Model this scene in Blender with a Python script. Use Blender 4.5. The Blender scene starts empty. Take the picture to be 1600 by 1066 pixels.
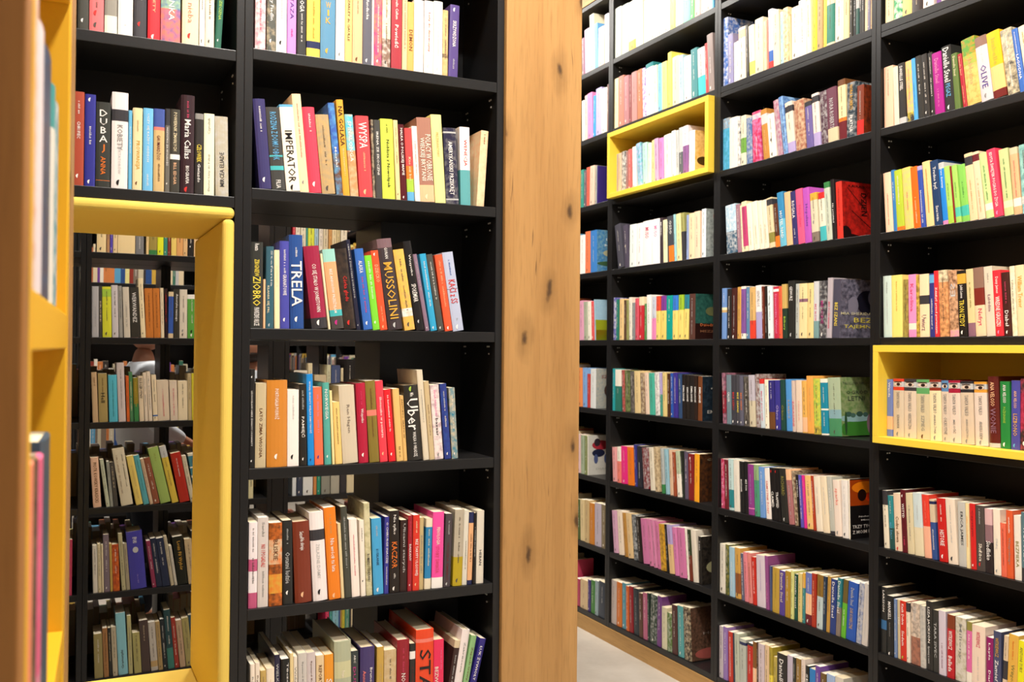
import bpy, math, random
from mathutils import Vector, Matrix
C = bpy.context.scene.collection
# ---------------------------------------------------------------- camera, world, lights, exposure
EYE = 1.41
SC = bpy.context.scene
cam_d = bpy.data.cameras.new('camera'); cam = bpy.data.objects.new('camera', cam_d); C.objects.link(cam)
cam_d.sensor_width = 36; cam_d.lens = 36*1475.4/1600; cam_d.clip_start = .05
cam.matrix_world = Matrix.Translation((0,0,EYE)) @ Matrix.Rotation(math.radians(90)+.0085,4,'X') @ Matrix.Rotation(.0085,4,'Z')
cam_d.dof.use_dof = True; cam_d.dof.focus_distance = 2.7; cam_d.dof.aperture_fstop = 5.6
SC.camera = cam
SC.view_settings.view_transform = 'Standard'; SC.view_settings.look = 'None'
SC.view_settings.gamma = 1; SC.view_settings.use_curve_mapping = False
SC.view_settings.exposure = EXPOSURE = 0.06
w = bpy.data.worlds.new('world'); SC.world = w; w.use_nodes = True
w.node_tree.nodes['Background'].inputs[0].default_value = (1,.96,.9,1)
w.node_tree.nodes['Background'].inputs[1].default_value = .12
def area(name, loc, size, power, color=(1,.95,.88), tgt=None, sy=None):
    l = bpy.data.lights.new(name,'AREA'); l.energy = power; l.color = color
    l.shape = 'RECTANGLE' if sy else 'SQUARE'; l.size = size
    if sy: l.size_y = sy
    o = bpy.data.objects.new(name,l); C.objects.link(o); o.location = loc
    if tgt: o.rotation_euler = (Vector(tgt)-Vector(loc)).to_track_quat('-Z','Y').to_euler()
    return o
yaw = .4487
dR = Vector((math.sin(yaw),-math.cos(yaw),0)); nL = Vector((math.cos(yaw),math.sin(yaw),0))
# frames: origin, rotation; local x runs along the shelves, local y goes into the bookcase
FR = {'R':(Vector((.4773,4.556,EYE)), math.atan2(dR.y,dR.x)),
      'L':(Vector((-.6331,2.2825,EYE)), math.atan2(nL.y,nL.x)),
      'X':(Vector((-1.6569,3.7158,EYE)), math.atan2(nL.y,nL.x)),
      'F':(Vector((-.06,0,EYE)), math.atan2(.9192,-.3939))}
X3 = FR['X'][0] + Vector((-.4338,.9010,0))*1.95; FR['Z'] = (X3, FR['X'][1])
def T(fr, x, y, z):
    o, a = FR[fr]; return o + Vector((x*math.cos(a)-y*math.sin(a), x*math.sin(a)+y*math.cos(a), z))
LAMPS = []
for s in (-3.4,-1.9,-.4,1.1,2.6,4.1): LAMPS.append((T('R',s,-1.6,0),'R'))
for s in (-.55,.45): LAMPS.append((T('L',s,-1.35,0),'L'))
for s in (-.3,1.0): LAMPS.append((T('X',s,-.75,0),'X'))
for s in (-.3,1.0): LAMPS.append((T('Z',s,-.75,0),'X'))
LZ = 4.28
POW = {'R':75,'L':46,'X':22}
for p,k in LAMPS:
    area('ceiling_lamp_light', (p.x,p.y,LZ-.03), .28, POW[k])
# ---------------------------------------------------------------- materials
def newmat(name, rough=.5, spec=.5):
    m = bpy.data.materials.new(name); m.use_nodes = True; n = m.node_tree.nodes; b = n['Principled BSDF']
    b.inputs['Roughness'].default_value = rough; b.inputs['Specular IOR Level'].default_value = spec
    return m, n, m.node_tree.links, b
def plain(name, col, rough=.5, spec=.5, bump=0, bscale=300, emit=0):
    m,n,l,b = newmat(name, rough, spec); b.inputs['Base Color'].default_value = (*col,1)
    if emit: b.inputs['Emission Color'].default_value = (*col,1); b.inputs['Emission Strength'].default_value = emit
    if bump:
        t = n.new('ShaderNodeTexNoise'); t.inputs['Scale'].default_value = bscale; bp = n.new('ShaderNodeBump'); bp.inputs['Strength'].default_value = bump
        bp.inputs['Distance'].default_value = .001
        tc = n.new('ShaderNodeTexCoord'); l.new(tc.outputs['Object'],t.inputs['Vector'])
        l.new(t.outputs[0],bp.inputs['Height']); l.new(bp.outputs[0],b.inputs['Normal'])
    return m
def s2l(h):
    v = [int(h[i:i+2],16)/255 for i in (0,2,4)]
    return tuple(x/12.92 if x<=.04045 else ((x+.055)/1.055)**2.4 for x in v)
def wood(name, scale, a, bcol, knots=.5):
    """scale: how often the figure repeats per axis; the small value is the direction of the grain"""
    m,n,l,b = newmat(name,.5,.35)
    tc = n.new('ShaderNodeTexCoord')
    def mapped(f):
        mp = n.new('ShaderNodeMapping'); mp.inputs['Scale'].default_value = tuple(x*f for x in scale); l.new(tc.outputs['Object'],mp.inputs['Vector']); return mp.outputs[0]
    def noise(vec, sc, det, dist=0):
        t = n.new('ShaderNodeTexNoise'); t.inputs['Scale'].default_value = sc; t.inputs['Detail'].default_value = det; t.inputs['Distortion'].default_value = dist; l.new(vec,t.inputs['Vector']); return t.outputs[0]
    def ramp(src, p0, p1, c0, c1):
        r = n.new('ShaderNodeValToRGB'); r.color_ramp.elements[0].position = p0; r.color_ramp.elements[1].position = p1
        r.color_ramp.elements[0].color = (*c0,1); r.color_ramp.elements[1].color = (*c1,1); l.new(src,r.inputs[0]); return r.outputs[0]
    def mix(f, x, y, k=1):
        mu = n.new('ShaderNodeMath'); mu.operation = 'MULTIPLY'; mu.inputs[1].default_value = k; l.new(f,mu.inputs[0])
        mx = n.new('ShaderNodeMix'); mx.data_type = 'RGBA'; l.new(mu.outputs[0],mx.inputs[0]); l.new(x,mx.inputs[6])
        if isinstance(y,tuple): mx.inputs[7].default_value = (*y,1)
        else: l.new(y,mx.inputs[7])
        return mx.outputs[2]
    g1 = noise(mapped(1),3,5,.3); base = ramp(g1,.25,.75,a,bcol)
    g2 = noise(mapped(9),4,6,.2); dk = tuple(v*.62 for v in a)
    c = mix(ramp(g2,.5,.78,(0,0,0),(1,1,1)),base,dk,.45)
    # knots: warped cells stretched along the grain
    sp = n.new('ShaderNodeSeparateXYZ'); l.new(tc.outputs['Object'],sp.inputs[0])
    up_ = scale[2]<1; sm = n.new('ShaderNodeMath'); sm.operation = 'ADD'; l.new(sp.outputs[0 if up_ else 2],sm.inputs[0]); l.new(sp.outputs[1],sm.inputs[1])
    cb = n.new('ShaderNodeCombineXYZ')
    for src,k_,sck in ((sm.outputs[0],0,6.5),(sp.outputs[2 if up_ else 0],1,2.6)):
        mm = n.new('ShaderNodeMath'); mm.operation = 'MULTIPLY'; mm.inputs[1].default_value = sck; l.new(src,mm.inputs[0]); l.new(mm.outputs[0],cb.inputs[k_])
    wv = n.new('ShaderNodeVectorMath'); wv.operation = 'ADD'
    wn = n.new('ShaderNodeTexNoise'); wn.inputs['Scale'].default_value = 16; wn.inputs['Detail'].default_value = 5; l.new(tc.outputs['Object'],wn.inputs['Vector'])
    ws = n.new('ShaderNodeVectorMath'); ws.operation = 'SCALE'; ws.inputs['Scale'].default_value = .22; l.new(wn.outputs['Color'],ws.inputs[0])
    l.new(cb.outputs[0],wv.inputs[0]); l.new(ws.outputs[0],wv.inputs[1])
    v = n.new('ShaderNodeTexVoronoi'); v.voronoi_dimensions = '2D'; v.inputs['Scale'].default_value = 1; v.inputs['Randomness'].default_value = 1; l.new(wv.outputs[0],v.inputs['Vector'])
    c = mix(ramp(v.outputs['Distance'],.02,.22,(1,1,1),(0,0,0)),c,tuple(v_*.5 for v_ in a),knots*.6)
    c = mix(ramp(v.outputs['Distance'],.02,.07,(1,1,1),(0,0,0)),c,(.07,.035,.015),knots)
    # short dark cracks
    g3 = noise(mapped(7),1.6,8,.8); c = mix(ramp(g3,.685,.74,(0,0,0),(1,1,1)),c,(.09,.045,.02),knots*.9)
    l.new(c,b.inputs['Base Color'])
    bp = n.new('ShaderNodeBump'); bp.inputs['Strength'].default_value = .12; bp.inputs['Distance'].default_value = .002
    l.new(g2,bp.inputs['Height']); l.new(bp.outputs[0],b.inputs['Normal'])
    return m
M = {}
M['black'] = plain('black_melamine',(.0085,.0078,.008),.38,.5,.12,250)
M['yellow'] = plain('yellow_lacquer',(.88,.62,.06),.4,.4)
M['yellowF'] = plain('yellow_lacquer_warm',(.80,.44,.02),.45,.35)
M['fabric'] = plain('yellow_felt',(.84,.60,.12),.9,.15,.5,700)
M['wood'] = wood('oak_upright',(5,5,.28),s2l('a67a46'),s2l('c2955c'),.9)
M['woodn'] = wood('oak_end_panel',(5,5,.28),s2l('95602c'),s2l('b57c40'),.5)
M['woodh'] = wood('oak_lengthwise',(.35,5,5),s2l('97703c'),s2l('bd935a'))
M['white'] = plain('white_paint',(.75,.74,.72),.8,.2)
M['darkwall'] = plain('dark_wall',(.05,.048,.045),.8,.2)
M['metal'] = plain('zinc',(.6,.6,.6),.35,.5)
M['lamp'] = plain('lamp_diffuser',(1,.95,.88),.5,.2,emit=9)
M['skin'] = plain('skin',s2l('c98e70'),.55,.4)
M['hair'] = plain('dark_hair',s2l('2c2018'),.6,.3)
M['shirt'] = plain('white_shirt',s2l('dfe4ea'),.8,.2)
M['trousers'] = plain('dark_cloth',s2l('23262e'),.85,.2)
M['lips'] = plain('lips',s2l('9c5048'),.5,.4)
# floor concrete
m,n,l,b = newmat('polished_concrete',.45,.4)
tc = n.new('ShaderNodeTexCoord'); t = n.new('ShaderNodeTexNoise'); t.inputs['Scale'].default_value = 2.2; t.inputs['Detail'].default_value = 9
t.inputs['Roughness'].default_value = .65
l.new(tc.outputs['Object'],t.inputs['Vector']); r = n.new('ShaderNodeValToRGB')
r.color_ramp.elements[0].position = .3; r.color_ramp.elements[0].color = (*s2l('a39a8e'),1); r.color_ramp.elements[1].position = .7; r.color_ramp.elements[1].color = (*s2l('c4bcb0'),1)
l.new(t.outputs[0],r.inputs[0]); l.new(r.outputs[0],b.inputs['Base Color']); M['floor'] = m
# printed covers: base colour and picture colour come with the book
def printed(name, rough):
    m,n,l,b = newmat(name,rough,.45)
    a1 = n.new('ShaderNodeAttribute'); a1.attribute_name = 'col'; a2 = n.new('ShaderNodeAttribute'); a2.attribute_name = 'art'
    tc = n.new('ShaderNodeTexCoord'); oi = n.new('ShaderNodeObjectInfo'); ad = n.new('ShaderNodeVectorMath'); ad.operation = 'ADD'
    l.new(tc.outputs['Object'],ad.inputs[0]); l.new(oi.outputs['Random'],ad.inputs[1])
    t = n.new('ShaderNodeTexNoise'); t.inputs['Scale'].default_value = 80; t.inputs['Detail'].default_value = 5; l.new(ad.outputs[0],t.inputs['Vector'])
    # mask = smoothstep around (0.78 - 0.6*amount)
    k = n.new('ShaderNodeMath'); k.operation = 'MULTIPLY_ADD'; k.inputs[1].default_value = .55; l.new(a2.outputs['Alpha'],k.inputs[0]); l.new(t.outputs[0],k.inputs[2])
    mr = n.new('ShaderNodeMapRange'); mr.inputs['From Min'].default_value = .5; mr.inputs['From Max'].default_value = .92; l.new(k.outputs[0],mr.inputs['Value'])
    st = n.new('ShaderNodeMath'); st.operation = 'GREATER_THAN'; st.inputs[1].default_value = .001; l.new(a2.outputs['Alpha'],st.inputs[0])
    mu = n.new('ShaderNodeMath'); mu.operation = 'MULTIPLY'; l.new(mr.outputs[0],mu.inputs[0]); l.new(st.outputs[0],mu.inputs[1])
    mx = n.new('ShaderNodeMix'); mx.data_type = 'RGBA'; l.new(mu.outputs[0],mx.inputs[0]); l.new(a1.outputs['Color'],mx.inputs[6]); l.new(a2.outputs['Color'],mx.inputs[7])
    l.new(mx.outputs[2],b.inputs['Base Color']); return m
M['cover'] = printed('printed_cover',.38); M['ink'] = printed('printed_ink',.4); M['paper'] = printed('book_paper',.9)
# ---------------------------------------------------------------- mesh helpers
class MB:
    def __init__(s): s.v=[]; s.f=[]; s.c=[]; s.a=[]; s.m=[]
    def face(s, pts, col=(1,1,1), art=(0,0,0,0), mi=0):
        i = len(s.v); s.v += pts; s.f.append(tuple(range(i,i+len(pts)))); s.c.append(col); s.a.append(art); s.m.append(mi)
    def box(s, x0,x1,y0,y1,z0,z1, col=(1,1,1), art=(0,0,0,0), mi=0):
        P = [(x,y,z) for z in (z0,z1) for y in (y0,y1) for x in (x0,x1)]
        i = len(s.v); s.v += P
        for q in ((0,2,3,1),(4,5,7,6),(0,1,5,4),(2,6,7,3),(0,4,6,2),(1,3,7,5)):
            s.f.append(tuple(i+k for k in q)); s.c.append(col); s.a.append(art); s.m.append(mi)
    def add(s, o, mat, mi=None):
        i = len(s.v); s.v += [tuple(mat@Vector(p)) for p in o.v]
        for f,c,a,m_ in zip(o.f,o.c,o.a,o.m): s.f.append(tuple(i+k for k in f)); s.c.append(c); s.a.append(a); s.m.append(m_ if mi is None else mi)
    def build(s, name, mats, parent=None, attrs=False, smooth=False, bevel=0, seg=2):
        me = bpy.data.meshes.new(name); me.from_pydata(s.v,[],s.f)
        for m_ in (mats if isinstance(mats,list) else [mats]): me.materials.append(m_)
        if isinstance(mats,list):
            me.polygons.foreach_set('material_index', s.m)
        if attrs:
            for nm,src in (('col',[(*c,1) for c in s.c]),('art',s.a)):
                at = me.color_attributes.new(nm,'FLOAT_COLOR','CORNER'); buf = []
                for f,q in zip(s.f,src): buf += list(q)*len(f)
                at.data.foreach_set('color',buf)
        if smooth:
            for p in me.polygons: p.use_smooth = True
        me.update(); o = bpy.data.objects.new(name, me); C.objects.link(o)
        if parent: o.parent = parent
        if bevel:
            b_ = o.modifiers.new('bevel','BEVEL'); b_.width = bevel; b_.segments = seg; b_.limit_method = 'ANGLE'
        return o
def tag(o, label=None, cat=None, group=None, kind=None):
    if label: o['label'] = label
    if cat: o['category'] = cat
    if group: o['group'] = group
    if kind: o['kind'] = kind
    return o
def empty(name, loc, rz=0):
    o = bpy.data.objects.new(name,None); o.empty_display_size = .05; o.location = loc; o.rotation_euler = (0,0,rz); C.objects.link(o); return o
def frame_empty(name, fr, x, y, z): return empty(name, T(fr,x,y,z), FR[fr][1])
def bx(name, b, mat, parent=None, bevel=.0012):
    mb = MB(); mb.box(*b); return mb.build(name, mat, parent, bevel=bevel)
# ---------------------------------------------------------------- room shell
def world_box(name, b, mat): return tag(bx(name,b,mat,bevel=0), kind='structure')
world_box('floor',(-7,9,-3.5,15,-.1,0),M['floor'])
world_box('ceiling',(-7,9,-3.5,15,4.3,4.4),M['white'])
def fr_box(name, fr, b, mat, kind='structure'):
    o = bx(name,b,mat,bevel=0); o.location = FR[fr][0]; o.rotation_euler = (0,0,FR[fr][1])
    return tag(o,kind=kind)
fr_box('wall_right','R',(-9.5,4.5,.32,.45,-EYE,4.3-EYE),M['white'])
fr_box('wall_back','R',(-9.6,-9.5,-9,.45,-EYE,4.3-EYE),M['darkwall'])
W = .8257; DIV = .04; WL = .6512; SH = .025
zR = lambda r: .0475+.34*r
zU = lambda r: .0451+.34*r
zX = lambda r: .0326+.337*r
# skirting and fascia of the right-hand wall
fr_box('baseboard_right','R',(-10*W,3*W,-.004,.018,-EYE,zR(-4)-SH-.001),M['woodh'])
fr_box('trim_1','R',(-10*W,3*W,-.004,.30,zR(5)+.001,zR(5)+.36),M['woodh'])
# ---------------------------------------------------------------- bookcases
def bookcase(fr, s0, s1, shelves, depth, z0, z1, label, backs=None, y0=0, group=None, sh=SH, pins=True, side=.02, name='bookcase'):
    """s0..s1 = clear opening; shelves = heights of the shelf tops; backs = list of (x0,x1,z0,z1)"""
    root = frame_empty(name, fr, (s0+s1)/2, y0, z0); ox = (s0+s1)/2
    for a,b in ((s0-side,s0),(s1,s1+side)):
        bx('side_panel',(a-ox+.0003,b-ox-.0003,0,depth,0,z1-z0),M['black'],root)
    for z in shelves: bx('shelf',(s0-ox,s1-ox,.001,depth-.006,z-sh-z0,z-z0),M['black'],root)
    bx('top_panel',(s0-ox,s1-ox,.0,depth,z1-z0-.022,z1-z0),M['black'],root)
    if backs is None: backs = [(s0,s1,z0,z1-.022)]
    for (a,b,c,d) in backs: bx('back_panel',(a-ox,b-ox,depth-.0055,depth-.0005,c-z0,d-z0),M['black'],root,bevel=0)
    if pins:
        x = (s0-ox+.0005) if fr=='R' else (s1-ox-.0025)
        for z in shelves[:-1]:
            for yy in (.035,depth-.05):
                mb = MB(); zz = z+.34-sh-z0
                for p_,q_ in ((0,-.034),(0,-.014),(.01,-.014)): mb.box(x,x+.002,yy+p_,yy+p_+.004,zz+q_,zz+q_+.004)
                mb.build('shelf_pin',M['metal'],root)
    if fr!='R' and shelves[0]<0: bx('plinth',(s0-ox,s1-ox,.012,depth-.006,0,shelves[0]-sh-.0005-z0),M['black'],root,bevel=0)
    if fr=='R' and s0>.5: bx('seam_board',(s0-ox,s1-ox,.001,depth-.006,zR(3)-SH-.018-z0,zR(3)-SH-.001-z0),M['black'],root)
    return tag(root,label,'bookcase',group)
WN = {3:'rightmost black bookcase of the wall, holding the large yellow niche',
      2:'black bookcase of the wall, between the bays with yellow niches',
      1:'black bookcase of the wall holding the small yellow niche',
      0:'narrow visible black wall bookcase next to the wooden column'}
for i in range(-9,4):
    lab = WN.get(i,'black bookcase of the long wall, far behind the wooden column')
    g = None if i in WN else 'far black bookcases of the long wall'
    bookcase('R',(i-1)*W,i*W-DIV,[zR(r) for r in range(-4,5)],.27,zR(-4)-SH,zR(5),lab,group=g,pins=i>0)
def niche(fr, s0, s1, z0, z1, label):
    o = frame_empty('niche_box',fr,(s0+s1)/2,0,z0); hw=(s1-s0)/2; H=z1-z0; t=.022; f=-.03; d=.262
    mb = MB()
    mb.box(-hw,hw,f,d,0,t); mb.box(-hw,hw,f,d,H-t,H); mb.box(-hw,-hw+t,f,d,t,H-t); mb.box(hw-t,hw,f,d,t,H-t)
    mb.build('frame',M['yellow'],o,bevel=.001)
    mb = MB(); mb.box(-hw+t,hw-t,d-.006,d-.001,t,H-t); mb.build('back_panel',M['yellow'],o)
    return tag(o,label,'shelf niche')
niche('R',.001,W-DIV-.001,zR(2)+.0003,zR(3)-SH-.0003,'small yellow box niche lining one compartment of the wall bookcase')
niche('R',2*W+.001,3*W-DIV-.001,zR(-1)+.0003,zR(0)-SH-.0003,'large yellow box niche lining a compartment of the rightmost bookcase')
# free-standing bookcase with the nook: two cases back to back
ZB = -EYE+.001; ZT = 1.96
bookcase('L',0,WL,[zU(r) for r in range(-4,6)],.25,ZB,ZT,'black bookcase standing against the wooden column, open windows through its back',
  backs=[(0,WL,zU(1)-SH,ZT-.022),(.405,WL,ZB,zU(1)-SH-.0005)],sh=.027,side=.0205)
bookcase('L',.0,.405,[zU(r) for r in range(-4,6)],.245,ZB,ZT,'black bookcase backing the one beside the wooden column, seen through its windows',
  backs=[(0,.405,zU(1)-SH,ZT-.022)],y0=.2505,sh=.027,pins=False)
zV = [.3599,.7129,1.06,1.40,1.74]
bookcase('L',-DIV-WL,-DIV,zV,.25,ZB,ZT,'black bookcase framing the yellow padded nook',backs=[(-DIV-WL,-DIV,.3599-.026,ZT-.022)],sh=.026,side=.0195)
bookcase('L',-DIV-WL,-DIV,zV,.245,ZB,ZT,'black bookcase behind the padded nook bookcase, back to back with it',backs=[(-DIV-WL,-DIV,.3599-.026,ZT-.022)],y0=.2505,sh=.026,pins=False,side=.0195)
# padded nook
nk = frame_empty('padded_nook','L',-DIV-WL/2,0,ZB); hw = WL/2-.0005
zt = .3599-.026-.001-ZB; zs = -.915-ZB
bx('top_pad',(-hw,hw,-.012,.50,zt-.027,zt),M['fabric'],nk,.012).modifiers[0].segments = 4
for a,b in ((-hw,-hw+.028),(hw-.028,hw)):
    bx('side_pad',(a,b,-.012,.50,zs,zt-.0275),M['fabric'],nk,.012).modifiers[0].segments = 4
bx('seat_pad',(-hw+.0005,hw-.0005,-.012,.50,zs-.07,zs-.0005),M['fabric'],nk,.014).modifiers[0].segments = 4
bx('seat_base',(-hw,hw,0,.49,0,zs-.0705),M['black'],nk)
tag(nk,'yellow felt padded reading nook tunnelling through the black bookcase','reading nook')
# wooden column beside it
col = bx('wooden_column',(0,.236,-.012,.50,0,4.3),M['wood'],bevel=.003)
col.location = T('L',WL+.0225,0,-EYE); col.rotation_euler = (0,0,FR['L'][1])
tag(col,'broad knotty oak column between the two runs of bookcases','column')
# second and third free-standing bookcases, seen through the nook and windows
for (fr,a,b,lab) in (('X',0,.69,'black bookcase seen through the yellow nook, nearest behind it'),('X',.78,1.44,'black bookcase seen through the windows beside the wooden column'),('X',-.6912,-.04,'black bookcase behind the nook, mostly hidden by the yellow shelf unit')):
    bookcase(fr,a,b,[zX(r) for r in range(-4,6)],.25,ZB,ZT,lab,backs=[(a,b,zX(2),ZT-.022)],pins=False,side=.0195)
for a,b,lab in ((-.37,.28,'rear half of the bookcase behind the nook, its left bay'),(.32,.97,'rear half of the bookcase behind the nook, its right bay'),(1.01,1.66,'rear half bookcase behind the wooden column, farthest right bay')):
    bookcase('X',a,b,[zX(r) for r in range(-4,6)],.245,ZB,ZT,lab,backs=[(a,b,zX(2),ZT-.022)],y0=.2505,pins=False,side=.0195)
for a,b,lab in ((-.70,-.05,'farthest black bookcase behind the nook, its left bay'),(0,.6512,'farthest black bookcase behind the nook, its right bay')):
    bookcase('Z',a,b,[zX(r) for r in range(-4,6)],.25,ZB,ZT,lab,pins=False,side=.0195)
bx0 = bx('wooden_post',(0,.049,0,.2495,0,3.3),M['black'],bevel=.002); bx0.location = T('X',.7103,0,ZB); bx0.rotation_euler = (0,0,FR['X'][1])
tag(bx0,'dark flat post between two bookcases seen through the windows','post')
# near yellow unit on the left
fu = frame_empty('yellow_shelf_unit','F',.7125,0,-EYE); E_ = EYE; D_ = .34
def fbx(name,s0,s1,y0,y1,z0,z1,mat,bv=.002): return bx(name,(s0-.7125,s1-.7125,y0,y1,z0+E_,z1+E_),mat,fu,bv)
fbx('wooden_end_panel',.7125,.7695,-.001,D_,-EYE+.001,2.0,M['woodn'])
fbx('side_panel',.770,.816,0,D_,-EYE+.001,2.0,M['yellowF']); fbx('side_panel',1.5045,1.565,0,D_,-EYE+.001,2.0,M['yellowF'])
fbx('wooden_end_panel',1.5655,1.72,-.001,D_,-EYE+.001,2.0,M['wood'])
for z0,z1 in ((-.005,.045),(.50,.546),(-.463,-.417),(-.93,-.884),(.96,1.0),(1.46,1.5)): fbx('shelf',.8165,1.504,0,D_-.012,z0,z1,M['yellowF'])
fbx('back_panel',.8165,1.504,D_-.0115,D_-.001,-EYE+.002,2.0,M['yellowF'],0)
tag(fu,'tall yellow shelf unit with wooden end panels, close on the left','shelf unit')
# ceiling lamps
for i,(p,k) in enumerate(LAMPS):
    r_ = empty('ceiling_lamp',(p.x,p.y,LZ)); bx('housing',(-.17,.17,-.17,.17,0,.03),M['white'],r_); bx('diffuser',(-.15,.15,-.15,.15,-.006,-.0005),M['lamp'],r_)
    tag(r_,'square recessed ceiling lamp above the aisles','lamp','ceiling lamps above the aisles')
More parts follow.
